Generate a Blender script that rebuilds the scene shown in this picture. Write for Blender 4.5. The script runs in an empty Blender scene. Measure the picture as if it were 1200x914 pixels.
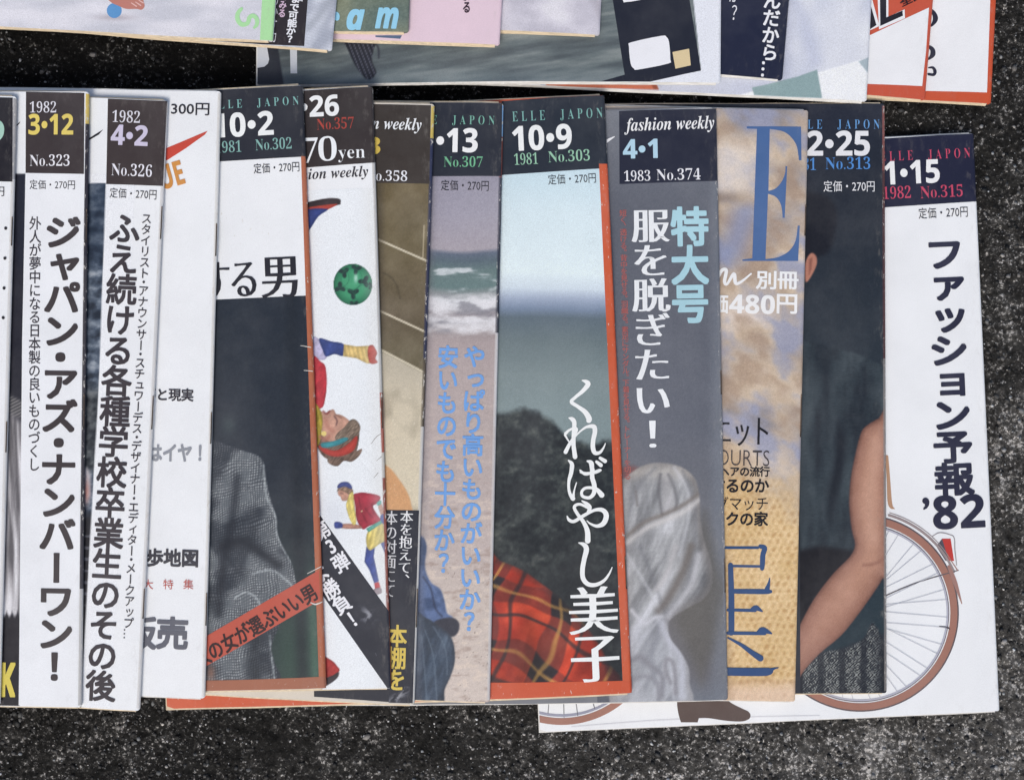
import bpy, bmesh, math, random
import numpy as np
from mathutils import Vector

random.seed(7)
SC = bpy.context.scene
COL = SC.collection

# ------------------------------------------------------------------ camera, world, sun, exposure
HC = 0.60                      # camera height above the ground, metres
PPM = 2500.0                   # photograph pixels per metre on the ground
cam_d = bpy.data.cameras.new('camera')
cam = bpy.data.objects.new('camera', cam_d); COL.objects.link(cam)
cam.location = (0, 0, HC); cam.rotation_euler = (0, 0, 0)
cam_d.sensor_width = 36; cam_d.lens = 36 * HC / (1200 / PPM)
cam_d.clip_start = 0.01; cam_d.clip_end = 50
SC.camera = cam
SUN_EL, SUN_AZ = math.radians(48), math.radians(-165)     # azimuth from +Y towards +X
w = bpy.data.worlds.new('World'); SC.world = w; w.use_nodes = True
nt = w.node_tree; bg = nt.nodes['Background']
sky = nt.nodes.new('ShaderNodeTexSky'); sky.sky_type = 'NISHITA'; sky.sun_disc = False
sky.sun_elevation = SUN_EL; sky.sun_rotation = SUN_AZ
sky.air_density = 1.0; sky.dust_density = 4.0; sky.ozone_density = 0.6
nt.links.new(sky.outputs[0], bg.inputs[0]); bg.inputs[1].default_value = 0.10
sun_d = bpy.data.lights.new('sun', 'SUN'); sun_d.energy = 1.3; sun_d.angle = math.radians(30); sun_d.color = (1, 0.97, 0.88)
sun = bpy.data.objects.new('sun', sun_d); COL.objects.link(sun)
sd = Vector((math.sin(SUN_AZ) * math.cos(SUN_EL), math.cos(SUN_AZ) * math.cos(SUN_EL), math.sin(SUN_EL)))
sun.rotation_euler = sd.to_track_quat('Z', 'Y').to_euler(); sun.location = sd * 3
SC.view_settings.view_transform = 'Standard'; SC.view_settings.look = 'None'
SC.view_settings.gamma = 1; SC.view_settings.exposure = 0.38
SC.view_settings.use_curve_mapping = False

# ------------------------------------------------------------------ colour, noise
def lin(c):
    a = np.asarray(c, dtype=float) / 255.0
    return np.where(a <= 0.04045, a / 12.92, ((a + 0.055) / 1.055) ** 2.4)
def alb(c):
    return np.clip(lin(c) * 1.0 - 0.006, 0.004, 0.86)
def _h(ix, iy, s):
    n = (ix.astype(np.int64) * 374761393 + iy.astype(np.int64) * 668265263 + s * 974634777) & 0xffffffff
    n = ((n ^ (n >> 13)) * 1274126177) & 0xffffffff
    n = (n ^ (n >> 16)) & 0xffff
    return n / 65535.0
def vn(x, y, s=0):
    x0 = np.floor(x); y0 = np.floor(y); fx = x - x0; fy = y - y0
    fx = fx * fx * (3 - 2 * fx); fy = fy * fy * (3 - 2 * fy)
    a = _h(x0, y0, s); b = _h(x0 + 1, y0, s); c = _h(x0, y0 + 1, s); d = _h(x0 + 1, y0 + 1, s)
    return (a * (1 - fx) + b * fx) * (1 - fy) + (c * (1 - fx) + d * fx) * fy
def fbm(x, y, sc, s=0, o=4):
    v = 0; a = 0.5; t = 0
    for k in range(o):
        v = v + a * vn(x / sc * 2 ** k + 17.3 * k, y / sc * 2 ** k - 9.1 * k, s + k); t += a; a *= 0.55
    return v / t
def ss(a, b, x):
    t = np.clip((x - a) / (b - a), 0, 1); return t * t * (3 - 2 * t)
def sdf(x, y, pts):
    d = np.full(x.shape, 1e9); ins = np.zeros(x.shape, bool); n = len(pts)
    for i in range(n):
        ax, ay = pts[i]; bx, by = pts[(i + 1) % n]
        ex, ey = bx - ax, by - ay; wx, wy = x - ax, y - ay
        t = np.clip((wx * ex + wy * ey) / (ex * ex + ey * ey + 1e-9), 0, 1)
        d = np.minimum(d, (wx - ex * t) ** 2 + (wy - ey * t) ** 2)
        c = ((ay > y) != (by > y)) & (x < (bx - ax) * (y - ay) / (by - ay + 1e-12) + ax)
        ins ^= c
    d = np.sqrt(d); return np.where(ins, -d, d)
def mk(x, y, pts, soft=1.0): return ss(soft, -soft, sdf(x, y, pts))
def seg(x, y, a, b):
    ex, ey = b[0] - a[0], b[1] - a[1]; wx, wy = x - a[0], y - a[1]
    t = np.clip((wx * ex + wy * ey) / (ex * ex + ey * ey), 0, 1)
    return np.hypot(wx - ex * t, wy - ey * t), t
def pline(x, y, pts):
    d = np.full(x.shape, 1e9)
    for a, b in zip(pts[:-1], pts[1:]): d = np.minimum(d, seg(x, y, a, b)[0])
    return d
def C3(x, c): return np.ones(x.shape + (1,)) * np.array(c, float)
def mx(a, b, m):
    b = np.array(b, float)
    return a * (1 - m[..., None]) + b * m[..., None]
def ramp(v, stops):
    xs = [s[0] for s in stops]
    return np.stack([np.interp(v, xs, [s[1][k] for s in stops]) for k in range(3)], -1)
def smooth(pts, n=5, closed=False):
    P = [np.array(p, float) for p in pts]; out = []
    m = len(P); R = range(m if closed else m - 1)
    for i in R:
        if closed: p0, p1, p2, p3 = P[i - 1], P[i], P[(i + 1) % m], P[(i + 2) % m]
        else: p0, p1, p2, p3 = P[max(i - 1, 0)], P[i], P[i + 1], P[min(i + 2, m - 1)]
        for k in range(n):
            t = k / n
            out.append(0.5 * (2 * p1 + (p2 - p0) * t + (2 * p0 - 5 * p1 + 4 * p2 - p3) * t * t + (3 * p1 - p0 - 3 * p2 + p3) * t ** 3))
    if not closed: out.append(P[-1])
    return [tuple(o) for o in out]

# ------------------------------------------------------------------ materials
def new_mat(name):
    m = bpy.data.materials.new(name); m.use_nodes = True
    return m, m.node_tree.nodes, m.node_tree.links, m.node_tree.nodes['Principled BSDF']
def paper_grain(n, l, b, src, amt=0.05, rough=0.42, wear=0.0, spec=0.35, dirt=0.12):
    """multiplies src by print grain, adds blotchy ageing, fine bump and optional white wear"""
    tc = n.new('ShaderNodeTexCoord')
    g = n.new('ShaderNodeTexNoise'); g.inputs['Scale'].default_value = 2600; g.inputs['Detail'].default_value = 2
    l.new(tc.outputs['Object'], g.inputs['Vector'])
    mr = n.new('ShaderNodeMapRange'); mr.inputs['From Min'].default_value = 0.3; mr.inputs['From Max'].default_value = 0.7
    mr.inputs['To Min'].default_value = 1 - amt; mr.inputs['To Max'].default_value = 1 + amt
    l.new(g.outputs['Fac'], mr.inputs['Value'])
    d = n.new('ShaderNodeTexNoise'); d.inputs['Scale'].default_value = 38; d.inputs['Detail'].default_value = 5; d.inputs['Roughness'].default_value = 0.62
    l.new(tc.outputs['Object'], d.inputs['Vector'])
    mr2 = n.new('ShaderNodeMapRange'); mr2.inputs['From Min'].default_value = 0.35; mr2.inputs['From Max'].default_value = 0.75
    mr2.inputs['To Min'].default_value = 1; mr2.inputs['To Max'].default_value = 1 - dirt
    l.new(d.outputs['Fac'], mr2.inputs['Value'])
    mu = n.new('ShaderNodeMath'); mu.operation = 'MULTIPLY'; l.new(mr.outputs[0], mu.inputs[0]); l.new(mr2.outputs[0], mu.inputs[1])
    vm = n.new('ShaderNodeVectorMath'); vm.operation = 'SCALE'; l.new(src, vm.inputs[0]); l.new(mu.outputs[0], vm.inputs['Scale'])
    # soft sheen on the ink, painted into the colour as uneven lighter tone
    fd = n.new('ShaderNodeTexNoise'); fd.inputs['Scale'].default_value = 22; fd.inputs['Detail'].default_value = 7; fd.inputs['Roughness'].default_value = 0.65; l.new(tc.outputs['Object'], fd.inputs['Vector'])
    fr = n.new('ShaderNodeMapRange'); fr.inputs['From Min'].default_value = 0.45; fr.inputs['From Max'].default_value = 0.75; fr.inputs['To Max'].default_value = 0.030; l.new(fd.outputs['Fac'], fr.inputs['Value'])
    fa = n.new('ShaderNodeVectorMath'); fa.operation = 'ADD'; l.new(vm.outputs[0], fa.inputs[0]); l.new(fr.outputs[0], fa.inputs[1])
    out = fa.outputs[0]
    if wear:
        wn = n.new('ShaderNodeTexNoise'); wn.inputs['Scale'].default_value = 620; wn.inputs['Detail'].default_value = 6; wn.inputs['Roughness'].default_value = 0.7
        mp = n.new('ShaderNodeMapping'); mp.inputs['Scale'].default_value = (1.4, 0.45, 0.2)
        l.new(tc.outputs['Object'], mp.inputs[0]); l.new(mp.outputs[0], wn.inputs['Vector'])
        wr = n.new('ShaderNodeMapRange'); wr.inputs['From Min'].default_value = 0.66 - wear * 0.1; wr.inputs['From Max'].default_value = 0.70 - wear * 0.1
        l.new(wn.outputs['Fac'], wr.inputs['Value'])
        mxn = n.new('ShaderNodeMix'); mxn.data_type = 'RGBA'; l.new(wr.outputs[0], mxn.inputs[0]); l.new(out, mxn.inputs[6])
        mxn.inputs[7].default_value = (0.62, 0.60, 0.56, 1); out = mxn.outputs[2]
    # handling wear near the fold and edges: rubbed, greyed patches and short vertical cracks
    ea = n.new('ShaderNodeAttribute'); ea.attribute_name = 'edge'
    mp2 = n.new('ShaderNodeMapping'); mp2.inputs['Scale'].default_value = (1.0, 0.35, 1.0); l.new(tc.outputs['Object'], mp2.inputs[0])
    en = n.new('ShaderNodeTexNoise'); en.inputs['Scale'].default_value = 420; en.inputs['Detail'].default_value = 6; en.inputs['Roughness'].default_value = 0.72
    l.new(mp2.outputs[0], en.inputs['Vector'])
    er = n.new('ShaderNodeMapRange'); er.inputs['From Min'].default_value = 0.54; er.inputs['From Max'].default_value = 0.72; l.new(en.outputs['Fac'], er.inputs['Value'])
    em = n.new('ShaderNodeMath'); em.operation = 'MULTIPLY'; l.new(er.outputs[0], em.inputs[0]); l.new(ea.outputs['Fac'], em.inputs[1])
    e2 = n.new('ShaderNodeMath'); e2.operation = 'MULTIPLY'; e2.inputs[1].default_value = 0.24; l.new(em.outputs[0], e2.inputs[0])
    emx = n.new('ShaderNodeMix'); emx.data_type = 'RGBA'; l.new(e2.outputs[0], emx.inputs[0]); l.new(out, emx.inputs[6]); emx.inputs[7].default_value = (0.36, 0.34, 0.31, 1)
    out = emx.outputs[2]
    l.new(out, b.inputs['Base Color'])
    b.inputs['Roughness'].default_value = rough; b.inputs['Specular IOR Level'].default_value = spec
    bn = n.new('ShaderNodeTexNoise'); bn.inputs['Scale'].default_value = 70; bn.inputs['Detail'].default_value = 4
    l.new(tc.outputs['Object'], bn.inputs['Vector'])
    bp = n.new('ShaderNodeBump'); bp.inputs['Strength'].default_value = 0.16; bp.inputs['Distance'].default_value = 0.0008
    l.new(bn.outputs['Fac'], bp.inputs['Height']); l.new(bp.outputs[0], b.inputs['Normal'])
_ink = {}
def ink(c, wear=0.0, dirt=0.10):
    k = (tuple(c), wear)
    if k not in _ink:
        m, n, l, b = new_mat('printed ink')
        r = n.new('ShaderNodeRGB'); r.outputs[0].default_value = (*alb(c), 1)
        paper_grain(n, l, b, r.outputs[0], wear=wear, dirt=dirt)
        _ink[k] = m
    return _ink[k]
M_photo, n_, l_, b_ = new_mat('printed photograph')
at_ = n_.new('ShaderNodeAttribute'); at_.attribute_name = 'print'
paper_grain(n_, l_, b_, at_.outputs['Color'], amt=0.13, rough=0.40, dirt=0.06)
M_spine, n_, l_, b_ = new_mat('worn printed spine')
at_ = n_.new('ShaderNodeAttribute'); at_.attribute_name = 'print'
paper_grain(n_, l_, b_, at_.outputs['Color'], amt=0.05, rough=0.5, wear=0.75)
M_staple, n_, l_, b_ = new_mat('tarnished steel staple')
b_.inputs['Metallic'].default_value = 0.8; b_.inputs['Roughness'].default_value = 0.5
sn = n_.new('ShaderNodeTexNoise'); sn.inputs['Scale'].default_value = 900
cr = n_.new('ShaderNodeValToRGB'); cr.color_ramp.elements[0].color = (0.05, 0.03, 0.02, 1); cr.color_ramp.elements[1].color = (0.22, 0.18, 0.15, 1)
l_.new(sn.outputs['Fac'], cr.inputs[0]); l_.new(cr.outputs[0], b_.inputs['Base Color'])
def page_mat(c):
    m, n, l, b = new_mat('aged page edges')
    tc = n.new('ShaderNodeTexCoord'); mp = n.new('ShaderNodeMapping'); mp.inputs['Scale'].default_value = (120, 120, 4500)
    ns = n.new('ShaderNodeTexNoise'); ns.inputs['Scale'].default_value = 1.0; ns.inputs['Detail'].default_value = 3
    l.new(tc.outputs['Object'], mp.inputs[0]); l.new(mp.outputs[0], ns.inputs['Vector'])
    cr = n.new('ShaderNodeValToRGB'); a = alb(c)
    cr.color_ramp.elements[0].position = 0.3; cr.color_ramp.elements[1].position = 0.7
    cr.color_ramp.elements[0].color = (*(a * 0.72), 1); cr.color_ramp.elements[1].color = (*np.clip(a * 1.12, 0, 0.8), 1)
    l.new(ns.outputs['Fac'], cr.inputs[0]); l.new(cr.outputs[0], b.inputs['Base Color'])
    b.inputs['Roughness'].default_value = 0.8; b.inputs['Specular IOR Level'].default_value = 0.2
    return m
M_page = page_mat((222, 206, 180)); M_page_white = page_mat((230, 227, 220))

# ------------------------------------------------------------------ objects
def link(name, verts, faces, mat, parent=None, smooth_=False):
    me = bpy.data.meshes.new(name); me.from_pydata([tuple(v) for v in verts], [], faces); me.update()
    if mat: me.materials.append(mat)
    o = bpy.data.objects.new(name, me); COL.objects.link(o)
    if parent: o.parent = parent
    if smooth_: me.shade_smooth()
    return o
def set_edge(me, x, y, W, H):
    """how handled each spot is: most along the fold, a little along the other edges"""
    e = np.clip(ss(-0.007, -0.001, x) * 1.0 + 0.45 * (ss(0.005, 0.0, y) + ss(H - 0.005, H, y)) + 0.06, 0, 1)
    a = me.attributes.new('edge', 'FLOAT', 'POINT'); a.data.foreach_set('value', e.astype(np.float32).ravel())
def set_print(me, rgb):
    a = me.color_attributes.new('print', 'FLOAT_COLOR', 'POINT')
    d = np.ones((len(rgb), 4), dtype=np.float32); d[:, :3] = rgb
    a.data.foreach_set('color', d.ravel())

# ------------------------------------------------------------------ glyphs
def _tr(s, up, lo, dg):
    o = ''
    for ch in s:
        if 'A' <= ch <= 'Z': o += chr(up + ord(ch) - 65)
        elif 'a' <= ch <= 'z': o += chr(lo + ord(ch) - 97)
        elif '0' <= ch <= '9' and dg: o += chr(dg + ord(ch) - 48)
        else: o += ch
    return o
sansb = lambda s: _tr(s, 0x1D5D4, 0x1D5EE, 0x1D7EC)
sansbi = lambda s: _tr(s, 0x1D63C, 0x1D656, 0x1D7EC)
serb = lambda s: _tr(s, 0x1D400, 0x1D41A, 0x1D7CE)
serbi = lambda s: _tr(s, 0x1D468, 0x1D482, 0x1D7CE)
_g = {}
def glyph(body, spacing=1.0):
    """2D outline mesh of a string in the built-in font: verts, faces, outward normals"""
    k = (body, spacing)
    if k in _g: return _g[k]
    c = bpy.data.curves.new('glyph', 'FONT'); c.body = body; c.resolution_u = 3; c.space_character = spacing
    o = bpy.data.objects.new('glyph', c); COL.objects.link(o)
    dg = bpy.context.evaluated_depsgraph_get(); dg.update()
    me = bpy.data.meshes.new_from_object(o.evaluated_get(dg))
    V = np.array([v.co[:2] for v in me.vertices]).reshape(-1, 2); F = [tuple(p.vertices) for p in me.polygons]
    # make all faces counter-clockwise
    FF = []
    for f in F:
        p = V[list(f)]; ar = np.sum(p[:, 0] * np.roll(p[:, 1], -1) - np.roll(p[:, 0], -1) * p[:, 1])
        FF.append(f if ar > 0 else f[::-1])
    cnt = {}
    for f in FF:
        for i in range(len(f)): cnt[(f[i], f[(i + 1) % len(f)])] = 1
    N = np.zeros_like(V)
    for (a, b) in cnt:
        if (b, a) in cnt: continue
        e = V[b] - V[a]; ln = np.hypot(*e) + 1e-9; nn = np.array([e[1], -e[0]]) / ln
        N[a] += nn; N[b] += nn
    ln = np.linalg.norm(N, axis=1, keepdims=True); N = np.where(ln > 0.5, N / np.maximum(ln, 0.5) , 0)
    bpy.data.objects.remove(o); bpy.data.curves.remove(c); bpy.data.meshes.remove(me)
    _g[k] = (V, FF, N); return _g[k]
def circ(r, n=8): return [(r * math.cos(2 * math.pi * i / n), r * math.sin(2 * math.pi * i / n)) for i in range(n)]
def sq(r): return [(r, 0), (-r, 0), (0, r), (0, -r)] + [(r * a, r * b) for a in (-.88, .88) for b in (-.88, .88)]
STY = {  # (outline shift x, y, copies that thicken it)
    'thin': (-0.012, -0.012, []), 'reg': (0, 0, []), 'med': (0, 0, circ(0.012, 4)),
    'bold': (0, 0, sq(0.024)), 'heavy': (0, 0, sq(0.033)),
    'mincho': (0, -0.014, [(-0.016, 0), (0.016, 0)]), 'minchob': (0, -0.013, [(-0.028, 0), (-0.01, 0), (0.01, 0), (0.028, 0)]),
    'serif': (-0.013, -0.010, []), 'serifn': (-0.014, -0.012, []), 'num': (0, 0, circ(0.012, 6)),
}

# ------------------------------------------------------------------ magazines
T = 0.0027       # thickness
R0 = 0.0014      # spine bulge
RAMP = 0.055
def unproj(px, py, z):
    k = (HC - z) / HC / PPM
    return (px - 600) * k, (457 - py) * k
class Row:
    def __init__(s): s.m = []
class Mag:
    def __init__(s, row, tr, br, label, group, H=None, W=0.2155, cover=(231, 234, 237), pages=None, spine=None, t=T, wear=0, skew=0, staples=(), fan=0.0009):
        s.row = row; s.under = list(row.m); row.m.append(s); s.W = W; s.t = t; s.fan = fan
        z1 = z2 = 0.01
        for _ in range(8):
            a = unproj(*tr, z1); b = unproj(*br, z2)
            z1 = s.base(*a) + t; z2 = s.base(*b) + t
        d = np.array([a[0] - b[0], a[1] - b[1]]); s.H = H or float(np.hypot(*d))
        s.ang = math.atan2(-d[0], d[1]); s.o = np.array(b)
        s.ex = np.array([math.cos(s.ang), math.sin(s.ang)]); s.ey = np.array([-s.ex[1], s.ex[0]])
        e = bpy.data.objects.new('magazine', None); COL.objects.link(e); e.empty_display_size = 0.02
        e.location = (b[0], b[1], 0); e.rotation_euler = (0, 0, s.ang)
        e['label'] = label; e['category'] = 'magazine'; e['group'] = group; s.root = e
        s.cover_col = cover
        s.build(cover, pages or M_page, wear, spine, staples)
    # height of the magazine's underside at a world point: it lies over the left edges of those below
    def base(s, X, Y):
        z = 0.0004
        for j in s.under:
            dx = (X - j.o[0]) * j.ex[0] + (Y - j.o[1]) * j.ex[1] + j.W
            z = z + j.t * 1.02 * ss(-RAMP, 0.0, dx) + 0.0002 * ss(-RAMP, 0, dx)
        return z
    def zl(s, x, y):
        X = s.o[0] + x * s.ex[0] + y * s.ey[0]; Y = s.o[1] + x * s.ex[1] + y * s.ey[1]
        return s.base(X, Y)
    def th(s, x): return s.t - 0.0005 * ss(-0.013, -0.001, x)      # a little thinner where it is folded
    def top(s, x, y, eps=0.0):
        q = np.clip((x + R0) / R0, 0, 1)
        dip = s.th(x) / 2 * (1 - np.sqrt(np.clip(1 - q * q, 0, 1)))
        return s.zl(x, y) + s.th(x) - dip + eps
    def loc(s, px, py):
        z = 0.01
        for _ in range(7):
            X, Y = unproj(px, py, z)
            dx, dy = X - s.o[0], Y - s.o[1]
            x = dx * s.ex[0] + dy * s.ex[1]; y = dx * s.ey[0] + dy * s.ey[1]
            z = s.base(X, Y) + s.t
        return x, y, z
    def px(s, x, y, z):
        X = s.o[0] + x * s.ex[0] + y * s.ey[0]; Y = s.o[1] + x * s.ex[1] + y * s.ey[1]
        k = PPM * HC / (HC - z)
        return 600 + X * k, 457 - Y * k
    def inset(s, x, r=0.0012):
        a = np.clip((x + r) / r, 0, 1); b = np.clip((-s.W + r - x) / r, 0, 1)
        return r * (1 - np.sqrt(1 - a * a)) + r * (1 - np.sqrt(1 - b * b))
    def build(s, cover, pages, wear, spine, staples):
        W, H, t = s.W, s.H, s.t
        xs = list(np.linspace(-W, -0.015, 62)) + [-0.0135, -0.012, -0.0105, -0.009, -0.0075, -0.006, -0.0045, -0.003, -0.0022, -R0]
        ys = np.linspace(0, 1, 26)
        # profile of the folded cover: top, round the spine, underneath
        prof = [(x, 1.0) for x in xs] + [(-R0 + R0 * math.cos(a), 0.5 + 0.5 * math.sin(a)) for a in [math.radians(q) for q in (70, 50, 30, 10, -10, -30, -50, -70)]] + [(x, 0.0) for x in xs[::-1]]
        V = []; n = len(ys)
        for (x, f) in prof:
            ins = s.inset(min(x, -0.0001))
            for v in ys:
                y = ins + v * (H - 2 * ins)
                V.append((x, y, s.zl(x, y) + 0.00012 * (f < 0.5) + f * s.th(x)))
        F = [(i * n + j, (i + 1) * n + j, (i + 1) * n + j + 1, i * n + j + 1) for i in range(len(prof) - 1) for j in range(n - 1)]
        # turned-down rim: the cut edge of the cover sheet, with vertices of its own so it stays crisp
        m0 = len(xs)
        for ring in ([i * n for i in range(m0)], [i * n + n - 1 for i in range(m0)], [j for j in range(n)]):
            b0 = len(V)
            for q in ring: V.append(V[q])
            for q in ring: V.append((V[q][0], V[q][1], V[q][2] - 0.0002))
            L_ = len(ring); F += [(b0 + k, b0 + k + 1, b0 + L_ + k + 1, b0 + L_ + k) for k in range(L_ - 1)]
        o = link('cover', V, F, ink(cover, wear, 0.07), s.root, True)
        VV = np.array([v[:2] for v in V]); set_edge(o.data, VV[:, 0], VV[:, 1], W, H)
        # fanned leaves
        V = []; F = []; rr = random.Random(int(abs(s.o[0] * 1e5)))
        K = 9
        for k in range(K):
            z0 = t * (0.09 + 0.80 * k / K); z1 = z0 + t * 0.80 / K * 0.80
            u = k / (K - 1); ey0 = -s.fan * (1 - 0.5 * u) * rr.uniform(0.45, 1.0); ey1 = s.fan * rr.uniform(0.3, 1.0) * (1 - 0.4 * u); exl = s.fan * 0.6 * rr.uniform(0, 1)
            X = list(np.linspace(-W - exl, -0.0022, 34)); wob = rr.uniform(0, 6)
            b0 = len(V)
            for x in X:
                wv = 0.00018 * math.sin(x * 60 + wob)
                for y in (ey0 + wv, H + ey1 + wv):
                    zb = s.zl(x, y)
                    q = s.th(x) / t; V.append((x, y, zb + z0 * q)); V.append((x, y, zb + z1 * q))
            for i in range(len(X) - 1):
                a = b0 + i * 4; c = a + 4
                F += [(a + 1, c + 1, c + 3, a + 3), (a, a + 2, c + 2, c), (a, c, c + 1, a + 1), (a + 2, a + 3, c + 3, c + 2)]
            a = b0; F.append((a, a + 1, a + 3, a + 2)); a = b0 + (len(X) - 1) * 4; F.append((a, a + 2, a + 3, a + 1))
        p = link('pages', V, F, pages, s.root); p['kind'] = 'stuff'
        # spine strips in their own colours
        if spine:
            A = [math.radians(q) for q in (88, 66, 44, 22, 0, -22, -44, -66, -86)]
            V = []; F = []; colr = []
            for (p0, p1, c) in spine:
                m_ = 12
                ya = s.loc(s.edge_px(p0), p0)[1]; yb = s.loc(s.edge_px(p1), p1)[1]
                ya = min(ya, H - 0.0009); yb = max(yb, 0.0009)
                b0 = len(V)
                for i in range(m_ + 1):
                    y = ya + (yb - ya) * i / m_
                    for a in A:
                        x = -R0 + (R0 + 0.00006) * math.cos(a)
                        V.append((x, y, s.zl(x, y) + s.th(0) / 2 + (s.th(0) / 2 + 0.00006) * math.sin(a))); colr.append(alb(c))
                q = len(A)
                F += [(b0 + i * q + j, b0 + (i + 1) * q + j, b0 + (i + 1) * q + j + 1, b0 + i * q + j + 1) for i in range(m_) for j in range(q - 1)]
            o = link('spine', V, F, M_spine, s.root, True); set_print(o.data, np.array(colr))
        for (p0, p1) in staples:
            ya = s.loc(s.edge_px(p0), p0)[1]; yb = s.loc(s.edge_px(p1), p1)[1]
            V = []; F = []; ang = math.radians(50); r = 0.00030; m_ = 10
            for i in range(m_ + 1):
                y = ya + (yb - ya) * i / m_; lift = 0.0001 * math.sin(math.pi * i / m_)
                cx = -R0 + (R0 + r * 0.7 + lift) * math.cos(ang) ; cz = s.zl(cx, y) + s.th(0) / 2 + (s.th(0) / 2 + r * 0.7 + lift) * math.sin(ang)
                for q in range(6):
                    V.append((cx + r * math.cos(q * math.pi / 3), y, cz + r * math.sin(q * math.pi / 3)))
            F = [(i * 6 + q, i * 6 + (q + 1) % 6, (i + 1) * 6 + (q + 1) % 6, (i + 1) * 6 + q) for i in range(m_) for q in range(6)]
            F += [tuple(range(6)), tuple(range(m_ * 6, m_ * 6 + 6))[::-1]]
            link('staple', V, F, M_staple, s.root, True)
    def edge_px(s, py):
        # photograph x of the spine at that row (for placing things along the spine)
        x0, y0 = s.px(-0.0006, 0, s.zl(0, 0) + s.t); x1, y1 = s.px(-0.0006, s.H, s.zl(0, s.H) + s.t)
        return x0 + (x1 - x0) * (py - y0) / (y1 - y0)
    # lay flat 2D geometry given in local metres on the draped cover
    def lay(s, name, P, F, mat, eps, zs=None, cut=True, label=None, smooth_=False):
        me = bpy.data.meshes.new(name)
        bm = bmesh.new()
        zs = zs if zs is not None else [0] * len(P)
        lim = -0.00012
        vs = [bm.verts.new((min(p[0], lim), p[1], z)) for p, z in zip(P, zs)]
        for f in F:
            try: bm.faces.new([vs[i] for i in f])
            except ValueError: pass
        for co, no in (((-s.W + 0.0001, 0, 0), (-1, 0, 0)), ((0, 0.0001, 0), (0, -1, 0)), ((0, s.H - 0.0001, 0), (0, 1, 0))):
            if any((v.co.x - co[0]) * no[0] + (v.co.y - co[1]) * no[1] > 0 for v in bm.verts):
                bmesh.ops.bisect_plane(bm, geom=bm.verts[:] + bm.edges[:] + bm.faces[:], plane_co=co, plane_no=no, dist=1e-7, clear_outer=True)
        xs_ = [v.co.x for v in bm.verts]
        if cut and xs_:
            x0, x1 = min(xs_), max(xs_); st = 0.005
            cuts = [st * k for k in range(math.ceil(x0 / st), math.floor(x1 / st) + 1)]
            if x1 > -0.004: cuts += [-0.0135, -0.012, -0.0105, -0.009, -0.0075, -0.006, -0.0045, -0.003, -0.0022, -R0, -0.0010, -0.0007, -0.00045, -0.00025]
            for c in cuts:
                if x0 + 1e-5 < c < x1 - 1e-5:
                    bmesh.ops.bisect_plane(bm, geom=bm.verts[:] + bm.edges[:] + bm.faces[:], plane_co=(c, 0, 0), plane_no=(1, 0, 0), dist=1e-7)
            y0, y1 = min(v.co.y for v in bm.verts), max(v.co.y for v in bm.verts)
            if y1 - y0 > 0.03:
                for k in range(1, int((y1 - y0) / 0.02) + 1):
                    bmesh.ops.bisect_plane(bm, geom=bm.verts[:] + bm.edges[:] + bm.faces[:], plane_co=(0, y0 + 0.02 * k, 0), plane_no=(0, 1, 0), dist=1e-7)
        if not cut and xs_ and max(xs_) > -0.0145:
            for c in (-0.0135, -0.012, -0.0105, -0.009, -0.0075, -0.006, -0.0045, -0.003, -0.0022, -R0, -0.0008):
                if min(xs_) + 1e-5 < c < max(xs_) - 1e-5:
                    bmesh.ops.bisect_plane(bm, geom=bm.verts[:] + bm.edges[:] + bm.faces[:], plane_co=(c, 0, 0), plane_no=(1, 0, 0), dist=1e-7)
        for v in bm.verts:
            v.co.z = v.co.z + float(s.top(v.co.x, v.co.y)) + eps
        for f in bm.faces:
            f.normal_update()
            if f.normal.z < 0: f.normal_flip()
        VV = np.array([v.co[:2] for v in bm.verts]).reshape(-1, 2)
        bm.to_mesh(me); bm.free()
        if eps < 0.00015 and len(VV): set_edge(me, VV[:, 0], VV[:, 1], s.W, s.H)
        me.materials.append(mat)
        if smooth_: me.shade_smooth()
        o = bpy.data.objects.new(name, me); COL.objects.link(o); o.parent = s.root
        if label: o['label'] = label
        return o
    def poly(s, name, pts, c, eps=0.00008, wear=0.0, label=None, sm=False):
        """one flat printed field, or several of one colour (list of lists)"""
        if not isinstance(pts[0][0], (list, tuple)): pts = [pts]
        P = []; F = []
        for q in pts:
            if sm: q = smooth(q, 4, True)
            b = len(P); L = [s.loc(*p)[:2] for p in q]
            ar = sum(L[i][0] * L[(i + 1) % len(L)][1] - L[(i + 1) % len(L)][0] * L[i][1] for i in range(len(L)))
            if ar < 0: L = L[::-1]
            P += L
            from mathutils.geometry import tessellate_polygon
            F += [tuple(b + i for i in t_) for t_ in tessellate_polygon([[Vector((*p, 0)) for p in L]])]
        return s.lay(name, P, F, ink(c, wear), eps, label=label)
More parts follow.
